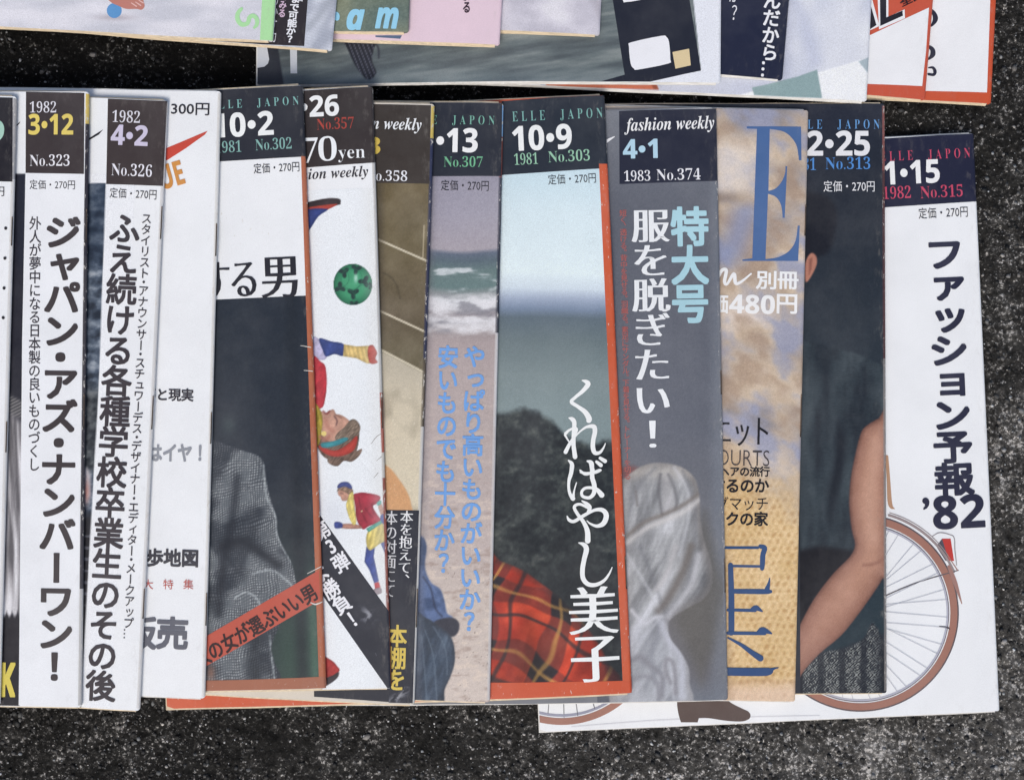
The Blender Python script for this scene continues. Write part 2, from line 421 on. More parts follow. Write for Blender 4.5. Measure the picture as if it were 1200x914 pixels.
    def ribbon(s, name, strokes, c, eps=0.00018, n=7, label=None):
        """pen strokes: each a list of (x, y, width) in photograph pixels"""
        P = []; F = []; Z = []; zz = 0
        for st in strokes:
            q = smooth([p for p in st], n) if len(st) > 2 else [np.array(p, float) for p in st]
            q = [tuple(p) for p in q]
            pts = []
            for p in q: x, y, z = s.loc(p[0], p[1]); pts.append((x, y, max(p[2], 0.3) / PPM * (HC - z) / HC / 2))
            m = len(pts); b = len(P)
            for i, (x, y, r) in enumerate(pts):
                a = pts[max(i - 1, 0)]; d = pts[min(i + 1, m - 1)]
                tx, ty = d[0] - a[0], d[1] - a[1]; ln = math.hypot(tx, ty) + 1e-12; nx, ny = -ty / ln, tx / ln
                P += [(x + nx * r, y + ny * r), (x - nx * r, y - ny * r)]; Z += [zz, zz]; zz += 4e-7
            F += [(b + 2 * i, b + 2 * i + 1, b + 2 * i + 3, b + 2 * i + 2) for i in range(m - 1)]
            for (x, y, r) in (pts[0], pts[-1]):
                b = len(P); k = 10
                P += [(x + r * math.cos(2 * math.pi * j / k), y + r * math.sin(2 * math.pi * j / k)) for j in range(k)]; Z += [zz] * k
                F.append(tuple(range(b, b + k))); zz += 3e-6
            zz += 5e-6
        return s.lay(name, P, F, ink(c), eps, Z, cut=False, label=label)
    def _place(s, items, name, c, sty, eps, label, cut=False):
        """items: (V, F, N, matrix 2x2, offset) in local metres"""
        ox, oy, dil = STY[sty]; P = []; F = []; Z = []; 
        for (V, FF, N, A, off, sc) in items:
            Vm = V + N * np.array([ox, oy])
            copies = dil if dil else [(0, 0)]
            for k, d in enumerate(copies):
                Q = (Vm + np.array(d)) @ A.T + off
                b = len(P); P += [tuple(q) for q in Q]; F += [tuple(b + i for i in f) for f in FF]; Z += [k * 4e-6] * len(Q)
        return s.lay(name, P, F, ink(c), eps, Z, cut=cut, label=label)
    def fit(s, name, body, box, c, sty='reg', spacing=1.0, rot=0.0, eps=0.00018, label=None, shear=0.0):
        """a horizontal line of print whose ink fills box = x0, y0, x1, y1 (pixels; top left corner and size)"""
        x0, y0, x1, y1 = box
        V, FF, N = glyph(body, spacing)
        mn, mxx = V.min(0), V.max(0); lx, ly, lz = s.loc(x0, y0); k = (HC - lz) / HC / PPM
        sx = (x1 - x0) * k / (mxx[0] - mn[0]); sy = (y1 - y0) * k / (mxx[1] - mn[1])
        A = np.array([[sx, shear * sy], [0, sy]])
        r = math.radians(rot) - 0.0; R = np.array([[math.cos(r), -math.sin(r)], [math.sin(r), math.cos(r)]])
        A = R @ A; off = np.array([lx, ly]) - A @ np.array([mn[0], mxx[1]])
        return s._place([(V, FF, N, A, off, sx)], name, c, sty, eps, label, cut=(x1 - x0) > 30)
    def run(s, name, body, p0, p1, w, c, sty='bold', vertical=True, tight=1.0, eps=0.00018, label=None, dots=0.6, align=None):
        """characters one after another from p0 to p1 (pixels); vertical = written downwards along that line"""
        if body and isinstance(body, str): body = list(body)
        wt = [dots if ch in '・' else (0.8 if ch in '、。' else 1.0) for ch in body]; tot = sum(wt); acc = 0
        items = []; L = math.hypot(p1[0] - p0[0], p1[1] - p0[1]); pitch = L / tot
        for ch, q in zip(body, wt):
            t_ = (acc + q / 2) / tot; acc += q
            px, py = p0[0] + (p1[0] - p0[0]) * t_, p0[1] + (p1[1] - p0[1]) * t_
            lx, ly, lz = s.loc(px, py); k = (HC - lz) / HC / PPM
            V, FF, N = glyph(ch)
            Vc = V - np.array([0.5, 0.38])
            if ch in '！？!?3K' or len(ch.encode()) == 1: Vc = V - (V.min(0) + V.max(0)) / 2
            if ch in '、。': Vc = Vc + np.array([0.55, 0.5])
            if ch in 'っょゃァョャッュェィ' and vertical: Vc = Vc + np.array([0.06, 0.06])
            Nn = N
            if ch in 'ー…' and vertical:
                Vc = np.stack([Vc[:, 1], -Vc[:, 0]], 1); Nn = np.stack([N[:, 1], -N[:, 0]], 1)
            a = math.atan2(-(p1[1] - p0[1]), p1[0] - p0[0])    # direction in world sense
            r = (a + math.pi / 2 if vertical else a) - (s.ang if align is None else 0)
            if align is not None: r = math.radians(align)
            if abs(r) < math.radians(6) and align is None: r = 0
            sw = w * k * 1.06; sh = pitch * k * 1.06 * tight
            if not vertical: sw, sh = pitch * k * 1.04, w * k * 1.04
            R = np.array([[math.cos(r), -math.sin(r)], [math.sin(r), math.cos(r)]])
            A = R @ np.diag([sw, sh]); items.append((Vc, FF, Nn, A, np.array([lx, ly]), sw))
        return s._place(items, name, c, sty, eps, label)
    def photo(s, name, box, paint, res=1.15, eps=0.00005, label=None):
        """printed picture: a fine draped sheet, box in pixels (x0,y0,x1,y1 of the area wanted), coloured by paint(x, y)"""
        x0, y0, x1, y1 = box
        L = [s.loc(*p)[:2] for p in ((x0, y0), (x1, y0), (x1, y1), (x0, y1))]
        lx0 = max(min(p[0] for p in L), -s.W + 0.0002); lx1 = min(max(p[0] for p in L), -0.00012)
        ly0 = max(min(p[1] for p in L), 0.0); ly1 = min(max(p[1] for p in L), s.H)
        st = res / PPM
        nx = max(2, int((lx1 - lx0) / st)); ny = max(2, int((ly1 - ly0) / st))
        gx, gy = np.meshgrid(np.linspace(lx0, lx1, nx), np.linspace(ly0, ly1, ny), indexing='ij')
        ins = s.inset(gx)
        gy2 = np.clip(gy, ins, s.H - ins)
        gz = s.top(gx, gy2) + eps
        PX, PY = s.px(gx, gy2, gz)
        rgb = paint(PX, PY)
        V = np.stack([gx, gy2, gz], -1).reshape(-1, 3)
        i = np.arange(nx - 1)[:, None] * ny + np.arange(ny - 1)[None, :]
        F = np.stack([i, i + ny, i + ny + 1, i + 1], -1).reshape(-1, 4)
        me = bpy.data.meshes.new(name); me.vertices.add(len(V)); me.vertices.foreach_set('co', V.astype(np.float32).ravel())
        me.loops.add(F.size); me.loops.foreach_set('vertex_index', F.astype(np.int32).ravel())
        me.polygons.add(len(F)); me.polygons.foreach_set('loop_start', np.arange(0, F.size, 4, dtype=np.int32)); me.polygons.foreach_set('loop_total', np.full(len(F), 4, dtype=np.int32))
        me.update(); me.validate(); set_print(me, alb(rgb).reshape(-1, 3)); set_edge(me, gx, gy, s.W, s.H); me.materials.append(M_photo); me.shade_smooth()
        o = bpy.data.objects.new(name, me); COL.objects.link(o); o.parent = s.root
        if label: o['label'] = label
        return o

WHITE = (231, 234, 238); BLACK = (32, 31, 36); NAVY = (40, 46, 58); BROWN = (52, 46, 47)
ORANGE = (196, 92, 62)
LOW = 'magazines fanned in the lower row'; UP = 'magazines in the upper row'

# ------------------------------------------------------------------ ground
def build_ground():
    m, n, l, b = new_mat('rough dark asphalt')
    tc = n.new('ShaderNodeTexCoord')
    def noise(sc, det=4, ro=0.6):
        q = n.new('ShaderNodeTexNoise'); q.inputs['Scale'].default_value = sc; q.inputs['Detail'].default_value = det; q.inputs['Roughness'].default_value = ro
        l.new(tc.outputs['Object'], q.inputs['Vector']); return q.outputs['Fac']
    def ramp_(v, els):
        r = n.new('ShaderNodeValToRGB'); e = r.color_ramp.elements
        e[0].position, e[0].color = els[0][0], (*[els[0][1]] * 3, 1); e[1].position, e[1].color = els[-1][0], (*[els[-1][1]] * 3, 1)
        for p, c in els[1:-1]: k = e.new(p); k.color = (c, c, c, 1)
        l.new(v, r.inputs[0]); return r.outputs[0]
    def mth(op, a, b_):
        q = n.new('ShaderNodeMath'); q.operation = op
        for i, v in enumerate((a, b_)):
            if isinstance(v, (int, float)): q.inputs[i].default_value = v
            else: l.new(v, q.inputs[i])
        return q.outputs[0]
    fine = ramp_(noise(540, 6, 0.78), [(0.42, 0.003), (0.54, 0.010), (0.585, 0.05), (0.64, 0.28), (0.70, 0.68)])
    mid = ramp_(noise(110, 5, 0.65), [(0.36, 0.25), (0.52, 0.8), (0.62, 1.9), (0.72, 3.0)])
    big = mth('MULTIPLY', ramp_(noise(14, 3, 0.6), [(0.36, 0.30), (0.64, 2.1)]), ramp_(noise(45, 4, 0.65), [(0.36, 0.35), (0.5, 0.9), (0.66, 2.1)]))
    v = n.new('ShaderNodeTexVoronoi'); v.inputs['Scale'].default_value = 420; l.new(tc.outputs['Object'], v.inputs['Vector'])
    vr = ramp_(v.outputs['Distance'], [(0.0, 1.8), (0.3, 1.1), (0.7, 0.35)])
    # lighter towards the lower right of the pitch, darker to the upper left
    sp = n.new('ShaderNodeSeparateXYZ'); l.new(tc.outputs['Object'], sp.inputs[0])
    g = mth('ADD', mth('MULTIPLY', sp.outputs[0], 2.2), mth('MULTIPLY', sp.outputs[1], -2.6))
    gr = n.new('ShaderNodeMapRange'); gr.inputs['From Min'].default_value = -0.75; gr.inputs['From Max'].default_value = 1.0; gr.inputs['To Min'].default_value = 0.0; gr.inputs['To Max'].default_value = 1.0
    l.new(g, gr.inputs['Value'])
    t3 = mth('POWER', gr.outputs[0], 3.0); gain = mth('ADD', mth('ADD', mth('MULTIPLY', gr.outputs[0], 1.0), 0.35), mth('MULTIPLY', t3, 5.5))
    dust = mth('MULTIPLY', mth('MULTIPLY', t3, 0.055), ramp_(noise(240, 6, 0.75), [(0.38, 0.12), (0.66, 1.6)]))
    val = mth('MULTIPLY', mth('MULTIPLY', fine, mid), mth('MULTIPLY', mth('MULTIPLY', big, vr), gain))
    val = mth('MINIMUM', mth('ADD', mth('ADD', val, dust), 0.003), 0.5)
    cc = n.new('ShaderNodeCombineColor'); l.new(val, cc.inputs[0]); l.new(mth('MULTIPLY', val, 0.97), cc.inputs[1]); l.new(mth('MULTIPLY', val, 0.93), cc.inputs[2])
    l.new(cc.outputs[0], b.inputs['Base Color']); b.inputs['Roughness'].default_value = 0.85; b.inputs['Specular IOR Level'].default_value = 0.12
    bp = n.new('ShaderNodeBump'); bp.inputs['Strength'].default_value = 0.7; bp.inputs['Distance'].default_value = 0.0008
    l.new(noise(900, 4, 0.6), bp.inputs['Height']); l.new(bp.outputs[0], b.inputs['Normal'])
    # relief grid round the magazines, running out to a plain sheet
    gxs = np.concatenate([[-3, -1, -0.5], np.arange(-0.275, 0.2751, 0.00105), [0.5, 1, 3]])
    gys = np.concatenate([[-3, -1, -0.5], np.arange(-0.215, 0.2151, 0.00105), [0.5, 1, 3]])
    X, Y = np.meshgrid(gxs, gys, indexing='ij')
    jx = (vn(X * 3000, Y * 3000, 5) - 0.5) * 0.0007; jy = (vn(X * 3000, Y * 3000, 6) - 0.5) * 0.0007
    crk = np.exp(-((X - 0.188 + 0.0022 * np.sin(Y * 90) + 0.004 * (vn(X * 0, Y * 160, 8) - .5)) / 0.0009) ** 2) * ss(-0.10, -0.13, Y)
    h = -0.0022 * crk - 0.0005 - 0.0016 * fbm(X, Y, 0.005, 11, 3) - 0.0012 * vn(X * 700, Y * 700, 3) ** 2 - 0.001 * fbm(X, Y, 0.03, 21, 2)
    V = np.stack([X + jx, Y + jy, h], -1).reshape(-1, 3); ny = len(gys)
    i = np.arange(len(gxs) - 1)[:, None] * ny + np.arange(ny - 1)[None, :]
    F = np.stack([i, i + ny, i + ny + 1, i + 1], -1).reshape(-1, 4)
    me = bpy.data.meshes.new('ground'); me.vertices.add(len(V)); me.vertices.foreach_set('co', V.astype(np.float32).ravel())
    me.loops.add(F.size); me.loops.foreach_set('vertex_index', F.astype(np.int32).ravel())
    me.polygons.add(len(F)); me.polygons.foreach_set('loop_start', np.arange(0, F.size, 4, dtype=np.int32)); me.polygons.foreach_set('loop_total', np.full(len(F), 4, dtype=np.int32))
    me.update(); me.validate(); me.materials.append(m)
    o = bpy.data.objects.new('ground', me); COL.objects.link(o); o['kind'] = 'structure'
    # loose and embedded grit: small irregular chips
    bm = bmesh.new(); bmesh.ops.create_icosphere(bm, subdivisions=1, radius=1)
    bv = np.array([v.co[:] for v in bm.verts]); bf = np.array([[v.index for v in f.verts] for f in bm.faces]); bm.free()
    rs = np.random.RandomState(4); N = 34000
    x = rs.uniform(-0.25, 0.25, N); y = rs.uniform(-0.20, 0.20, N)
    dens = np.clip(0.62 + 1.6 * (fbm(x, y, 0.022, 31, 3) - 0.5) * 2 + 0.5 * x - 1.0 * y, 0.10, 1)
    keep = rs.uniform(0, 1, N) < dens; x = x[keep]; y = y[keep]; N = len(x)
    r = 0.00030 + 0.0011 * rs.uniform(0, 1, N) ** 5
    hz = -0.0005 - 0.0016 * fbm(x, y, 0.005, 11, 3) - 0.0012 * vn(x * 700, y * 700, 3) ** 2 - 0.001 * fbm(x, y, 0.03, 21, 2)
    jit = rs.uniform(0.6, 1.25, (N, 12, 1)); th = rs.uniform(0, 6.28, N)
    P = bv[None] * jit * np.stack([r * rs.uniform(.8, 1.5, N), r, r * 0.5], -1)[:, None, :]
    c, s_ = np.cos(th)[:, None], np.sin(th)[:, None]
    PX = P[..., 0] * c - P[..., 1] * s_ + x[:, None]; PY = P[..., 0] * s_ + P[..., 1] * c + y[:, None]; PZ = np.minimum(P[..., 2] + (hz + r * 0.15)[:, None], 0.0002)
    V = np.stack([PX, PY, PZ], -1).reshape(-1, 3)
    F = (bf[None] + (np.arange(N) * 12)[:, None, None]).reshape(-1, 3)
    me = bpy.data.meshes.new('grit'); me.vertices.add(len(V)); me.vertices.foreach_set('co', V.astype(np.float32).ravel())
    me.loops.add(F.size); me.loops.foreach_set('vertex_index', F.astype(np.int32).ravel())
    me.polygons.add(len(F)); me.polygons.foreach_set('loop_start', np.arange(0, F.size, 3, dtype=np.int32)); me.polygons.foreach_set('loop_total', np.full(len(F), 3, dtype=np.int32))
    me.update()
    g = np.clip(0.012 + 0.95 * rs.uniform(0, 1, N) ** 4.5 * np.clip(0.6 + 1.0 * x - 1.2 * y, 0.35, 1.0), 0.008, 0.62) * np.where(r > 0.0008, 0.5, 1)
    tint = rs.uniform(-0.06, 0.06, N)
    col = np.stack([g * (1 + tint), g, g * (1 - tint)], -1)
    set_print(me, np.repeat(col, 12, axis=0))
    m2, n, l, b = new_mat('stone chips'); a = n.new('ShaderNodeAttribute'); a.attribute_name = 'print'
    q = n.new('ShaderNodeTexNoise'); q.inputs['Scale'].default_value = 1500
    mr = n.new('ShaderNodeMapRange'); mr.inputs['To Min'].default_value = 0.4; mr.inputs['To Max'].default_value = 1.5; l.new(q.outputs['Fac'], mr.inputs['Value'])
    vm = n.new('ShaderNodeVectorMath'); vm.operation = 'SCALE'; l.new(a.outputs['Color'], vm.inputs[0]); l.new(mr.outputs[0], vm.inputs['Scale'])
    l.new(vm.outputs[0], b.inputs['Base Color']); b.inputs['Roughness'].default_value = 0.7
    me.materials.append(m2)
    o = bpy.data.objects.new('grit', me); COL.objects.link(o); o['kind'] = 'stuff'; o['label'] = 'pale and dark stone chips bedded in the asphalt'; o['category'] = 'grit'
build_ground()

# ------------------------------------------------------------------ printed photographs (colour as a function of position on the cover)
def gr(x, y, c, amp=10, sc=2.2, s=50):
    return c + ((fbm(x, y, sc, s, 3) - 0.5) * 2 * amp)[..., None]
WHITE_ = (229, 234, 238)
RUN = [
    ('hair', [(372, 512), (400, 500), (419, 500), (420, 520), (412, 536), (384, 538), (372, 524)], (112, 92, 82)),
    ('boot', [(352, 240), (380, 233), (397, 233), (399, 238), (394, 241), (352, 247)], (62, 52, 54)),
    ('boot', [(352, 245), (394, 239), (386, 245), (376, 248), (352, 250)], (186, 78, 66)),
    ('boot', [(352, 249), (384, 245), (373, 254), (363, 269), (352, 280)], (64, 78, 138)),
    ('sleeve', [(366, 396), (374, 398), (383, 416), (378, 422), (366, 416)], (188, 184, 214)),
    ('sleeve', [(374, 396.5), (388, 400), (403, 403.5), (402, 417), (392, 415), (382, 418), (378, 410)], (62, 78, 138)),
    ('cuff', [(403, 403.5), (418, 406), (432, 405), (435, 426), (430, 426), (418, 420), (402, 417.5)], (222, 194, 128)),
    ('glove', [(432, 406), (437, 404.5), (440, 409), (442, 414), (440, 420), (442.5, 425), (434, 426), (431, 416)], (176, 66, 58)),
    ('jacket', [(366, 420), (376, 424), (381.5, 430), (383, 450), (381, 468), (377, 478), (366, 474)], (186, 58, 68)),
    ('face', [(375, 482), (381, 484), (386, 481), (391, 480), (394, 485), (399, 486), (406, 490), (411, 496), (409, 508), (400, 515), (388, 518), (379, 512), (376, 498)], (206, 160, 140)),
    ('scarf', [(366, 474), (374, 478), (378, 490), (377, 504), (374, 520), (366, 524)], (176, 158, 62)),
    ('shoe', [(376, 770), (388, 773), (395, 780), (397, 787), (376, 800)], (166, 52, 52)),
    ('hair', [(386, 536), (400, 537), (413, 531), (424, 526), (421, 534), (412, 541), (403, 540), (396, 546), (389, 545), (384, 541)], (124, 104, 92)),
    ('face', [(396, 576), (400, 573.5), (405, 576), (409, 580), (407, 586), (401, 586.5), (399, 582), (396.5, 580)], (200, 152, 132)),
    ('jacket', [(414, 580), (420, 577.5), (427, 577), (445, 581), (443, 589), (437, 593), (441, 601), (446.5, 611), (433, 616), (425, 620), (418, 609), (416, 592)], (166, 54, 70)),
    ('arm', [(443, 592), (447, 590), (451, 603), (447, 604.5)], (182, 134, 118)),
    ('arm', [(400, 614), (417, 614), (424, 619), (401, 619)], (182, 134, 118)),
    ('leg', [(429.5, 640), (434, 644.5), (439.5, 641), (438, 652), (441, 666), (444, 681), (438.5, 683), (433, 668), (427, 658)], (62, 78, 146)),
    ('leg', [(446, 636.5), (453, 632.5), (455.5, 640), (455.5, 656), (451, 648)], (62, 78, 146)),
    ('shoe', [(397, 787), (396, 793), (388, 800), (376, 806), (376, 797), (390, 791)], (62, 56, 62)),
    ('hair', [(404, 500), (411, 492), (417, 492), (422, 499), (421, 507), (416, 513), (405, 517), (393, 515), (395, 508)], (132, 116, 102)),
    ('hair', [(395, 576), (397, 571), (404, 570), (412, 572), (414, 577), (411, 580), (405, 577), (399, 574)], (140, 116, 98)),
    ('sock', [(438.5, 683), (444, 681.5), (446, 688), (439.5, 690)], (182, 60, 66)),
    ('headband', [(373, 522), (392, 528), (408, 520), (417, 511), (419, 515), (415, 527), (405, 533), (392, 535), (380, 531)], (188, 72, 64)),
    ('beret', [(395, 571), (397, 567), (402, 564.5), (408, 565), (412, 569), (412, 573), (404, 570), (397, 572)], (72, 84, 142)),
    ('scarf', [(410, 578), (414, 577), (415, 590), (417.5, 611), (414, 615), (409, 606), (405.5, 593), (407, 586)], (224, 206, 120)),
    ('sleeve', [(441.5, 589), (446, 586), (447, 590), (443, 592.5)], (82, 158, 148)),
    ('glove', [(446, 604), (450, 602.5), (452, 611), (448, 615), (446, 611)], (62, 76, 140)),
    ('glove', [(391.5, 613), (395, 611), (401, 613), (401, 618), (393, 619)], (62, 76, 140)),
    ('skirt', [(431, 623), (447, 612.5), (451, 622), (453.5, 632), (445, 637), (434, 644.5), (429.5, 638)], (220, 200, 112)),
    ('headband', [(377, 519), (390, 517), (404, 512.5), (408, 515), (398, 521), (384, 524.5), (377, 524)], (70, 150, 160)),
    ('belt', [(429, 619.5), (440, 613), (446.5, 609.5), (447.5, 613), (432, 623.5)], (88, 162, 146)),
    ('shoe', [(430, 698), (436, 692), (440, 689.5), (446, 688.5), (447.5, 694), (442, 696.5)], (146, 132, 140)),
]
def paint_runner(x, y):
    c = C3(x, WHITE_)
    c = mx(c, (206, 212, 222), np.exp(-((x - 392) / 26.0) ** 2 - ((y - 600) / 26.0) ** 2) * 0.45)
    for name, pts, col in RUN:
        sharp = name in ('cuff', 'belt', 'sock', 'leg', 'diagonal_band')
        p = pts if sharp else smooth(pts, 4, True)
        d = sdf(x, y, p); w_ = max(max(q[0] for q in pts) - min(q[0] for q in pts), 6)
        n = fbm(x * .9 + y * .35, y * .6, max(3.0, w_ * .22), len(pts) + int(pts[0][0]), 3)
        n2 = fbm(x, y, 1.6, 7, 2)
        col = np.array(col, float)
        q = col * (0.80 + 0.36 * n + 0.10 * (n2 - .5))[..., None]
        q = mx(q, col * 0.62, ss(-w_ * .14, 0, d) * 0.4)                 # the printed figure is darker at its outline
        if name == 'hair': q = q * (0.75 + 0.5 * vn((x + y) * .9, (y - x) * .16, 5))[..., None]
        if name == 'skirt': q = q * (0.95 + 0.07 * np.sin((x + .25 * y) * 1.1))[..., None]
        if name in ('scarf', 'cuff'): q = q * (0.96 + 0.06 * np.sin((x * .9 - .2 * y) * 1.4))[..., None]
        c = mx(c, np.clip(q, 0, 255), ss(0.6, -0.6, d))
    # shadows and features of the upside-down head
    for p, k, cc in (([(379, 482), (383, 485), (386, 482)], 1.1, (120, 50, 52)), ([(392, 488), (395, 493), (394, 498)], 1.0, (96, 70, 70)), ([(390, 505), (384, 500), (382, 492)], 3, (176, 124, 108)), ([(394, 486), (400, 490)], .8, (130, 96, 84)), ([(375, 512), (382, 515), (386, 511)], 2.2, (166, 112, 98))):
        c = mx(c, cc, np.exp(-(pline(x, y, smooth(p)) / k) ** 2) * 0.8)
    c = mx(c, (222, 202, 126), ss(3.4, 2.6, np.hypot(x - 379.5, y - 508)))
    c = mx(c, (120, 90, 80), np.exp(-(pline(x, y, [(399, 578), (402, 578.5)]) / .8) ** 2) * .8)
    for p in ([(420, 582), (424, 600), (430, 612)], [(436, 590), (438, 602)], [(428, 596), (436, 606)]):
        c = mx(c, (112, 34, 48), np.exp(-(pline(x, y, smooth(p)) / 1.0) ** 2) * 0.6)
    c = mx(c, (214, 190, 150), ss(1.3, .7, np.hypot(x - 424, y - 599)))
    # football
    r = np.hypot((x - 413.5) / 23.2, (y - 333.5) / 24.6)
    b = ramp(r, [(0, (78, 160, 120)), (.6, (66, 148, 108)), (.9, (46, 112, 82)), (1, (34, 84, 64))])
    dark = np.zeros_like(x)
    for (cx_, cy_, rad, a0) in ((403, 319, 7.5, 200), (417.5, 315.5, 7, 100), (427, 330, 8, 60), (398.5, 337, 7.5, 150), (414, 343.5, 8, 90), (435, 335, 5, 0), (415, 356.5, 6, 90)):
        th = np.arctan2(y - cy_, x - cx_); rr_ = np.hypot(x - cx_, y - cy_); lim = rad * (0.66 + 0.28 * np.cos(3 * (th - math.radians(a0))))
        dark = np.maximum(dark, ss(.9, -.9, rr_ - lim))
    b = mx(b, (38, 56, 56), dark * .95)
    for q_ in ((412, 327, 12.3), (398, 326, 11), (427, 345, 11), (405, 350, 11)):
        b = mx(b, (44, 106, 80), np.exp(-((np.hypot(x - q_[0], y - q_[1]) - q_[2]) / .7) ** 2) * .5)
    b = mx(b, (196, 226, 216), np.exp(-((x - 417) / 2.2) ** 2 - ((y - 326) / 5.0) ** 2) * .8)
    c = mx(c, b, ss(1.0, 0.965, r))
    c = mx(c, (216, 216, 212), ss(26, 4, (437 + (y - 101) * .0312) - x) * 0.35)
    return gr(x, y, c, 2.5, 1.6)
def paint_jacket(x, y):
    c = ramp(y, [(120, (42, 46, 58)), (230, (40, 45, 54)), (430, (46, 54, 62)), (812, (40, 46, 54))]) * np.ones(x.shape + (1,))
    hair = smooth([(936, 232), (962, 228), (978, 240), (980, 262), (974, 290), (962, 300), (936, 300)], 4, True)
    c = mx(c, (30, 31, 38), mk(x, y, hair, 4) * 0.85)
    c = mx(c, (176, 122, 104), mk(x, y, smooth([(944, 308), (950, 297), (956, 300), (957, 310), (950, 325), (944, 330)], 4, True), 1.2))
    c = mx(c, (140, 92, 80), mk(x, y, [(948, 304), (952, 302), (951, 316), (948, 322)], 1.5))
    jk = [(930, 398), (955, 402), (975, 408), (1000, 413), (1025, 424), (1042, 432), (1042, 488), (1020, 494), (1010, 505), (1003, 530), (996, 570), (995, 615), (1001, 645), (985, 660), (960, 650), (930, 650)]
    fold = fbm(x * 1.0, y * 0.28, 16, 61, 3)
    jc = ramp(fold, [(0.2, (35, 41, 49)), (0.5, (48, 57, 64)), (0.8, (66, 76, 82))]) + ((vn(x * .25, y * 2.2, 8) - 0.5) * 9)[..., None]
    c = mx(c, jc, mk(x, y, jk, 2))
    c = mx(c, (28, 32, 40), np.exp(-((x - 979 + 6 * np.sin(y / 30)) / 7.0) ** 2) * ss(470, 520, y) * ss(640, 560, y) * 0.85)
    c = mx(c, (34, 40, 48), np.exp(-((x - 968) / 6.0) ** 2) * ss(405, 425, y) * ss(560, 440, y) * 0.7)
    c = mx(c, (26, 26, 32), mk(x, y, [(930, 646), (960, 640), (1001, 645), (990, 668), (955, 700), (938, 740), (930, 760)], 5))
    c = mx(c, (40, 54, 62), mk(x, y, [(1042, 670), (1020, 700), (1002, 724), (980, 750), (960, 764), (978, 762), (1015, 748), (1042, 740)], 3))
    # woven belt cloth with white geometric marks
    pat = mk(x, y, smooth([(930, 792), (945, 778), (965, 764), (990, 760), (1012, 748), (1024, 730), (1042, 775), (1042, 815), (930, 815)], 4, True), 2)
    u = x + 0.15 * (y - 790); q = np.abs((u / 21 + .2) % 1 - 0.5) * 21; v = np.abs((y / 17) % 1 - 0.5) * 17
    li = ss(0.1, 0.7, np.sin((q + v) * 1.9 + 0.9 * vn(x / 4, y / 4, 4))) * (0.45 + 0.55 * (vn(x / 2.2, y / 2.2, 9) > 0.30)) * (0.5 + 0.5 * ((np.abs(q - v) > 1.2)))
    st = 0.35 + 0.65 * ss(0.3, 0.6, np.abs(np.sin((x - 962) * math.pi / 25)))
    c = mx(c, (30, 34, 42), pat); c = mx(c, (168, 172, 168), pat * li * st * ss(1040, 1020, x) * 0.9 * ss(938, 944, x))
    arm = smooth([(1042, 486), (1030, 490), (1014, 500), (1008, 510), (1002, 534), (997, 560), (995, 590), (998, 620), (1002, 638), (996, 652), (978, 670), (962, 690), (950, 708), (936, 735), (928, 755), (928, 800), (936, 796), (942, 786), (960, 766), (985, 745), (1004, 722), (1022, 697), (1034, 678), (1042, 660)], 3, True)
    d = sdf(x, y, arm)
    ac = ramp(-d, [(0, (104, 72, 64)), (5, (150, 110, 94)), (16, (178, 136, 116)), (40, (190, 148, 126))])
    ac = mx(ac, (150, 108, 94), ss(640, 780, y) * 0.5)
    ac = ac + ((fbm(x, y, 14, 65, 4) - .5) * 18 + (vn(x / 1.3, y / 1.3, 6) - .5) * 6)[..., None]
    ac = mx(ac, (132, 92, 80), np.exp(-(pline(x, y, smooth([(1040, 652), (1026, 660), (1012, 662)])) / 2.2) ** 2) * 0.5)
    ac = mx(ac, (206, 166, 146), np.exp(-(pline(x, y, smooth([(1030, 520), (1020, 580), (1022, 630)])) / 9.0) ** 2) * 0.35)
    c = mx(c, ac, ss(1.0, -1.0, d))
    return gr(x, y, c, 5, 1.6)
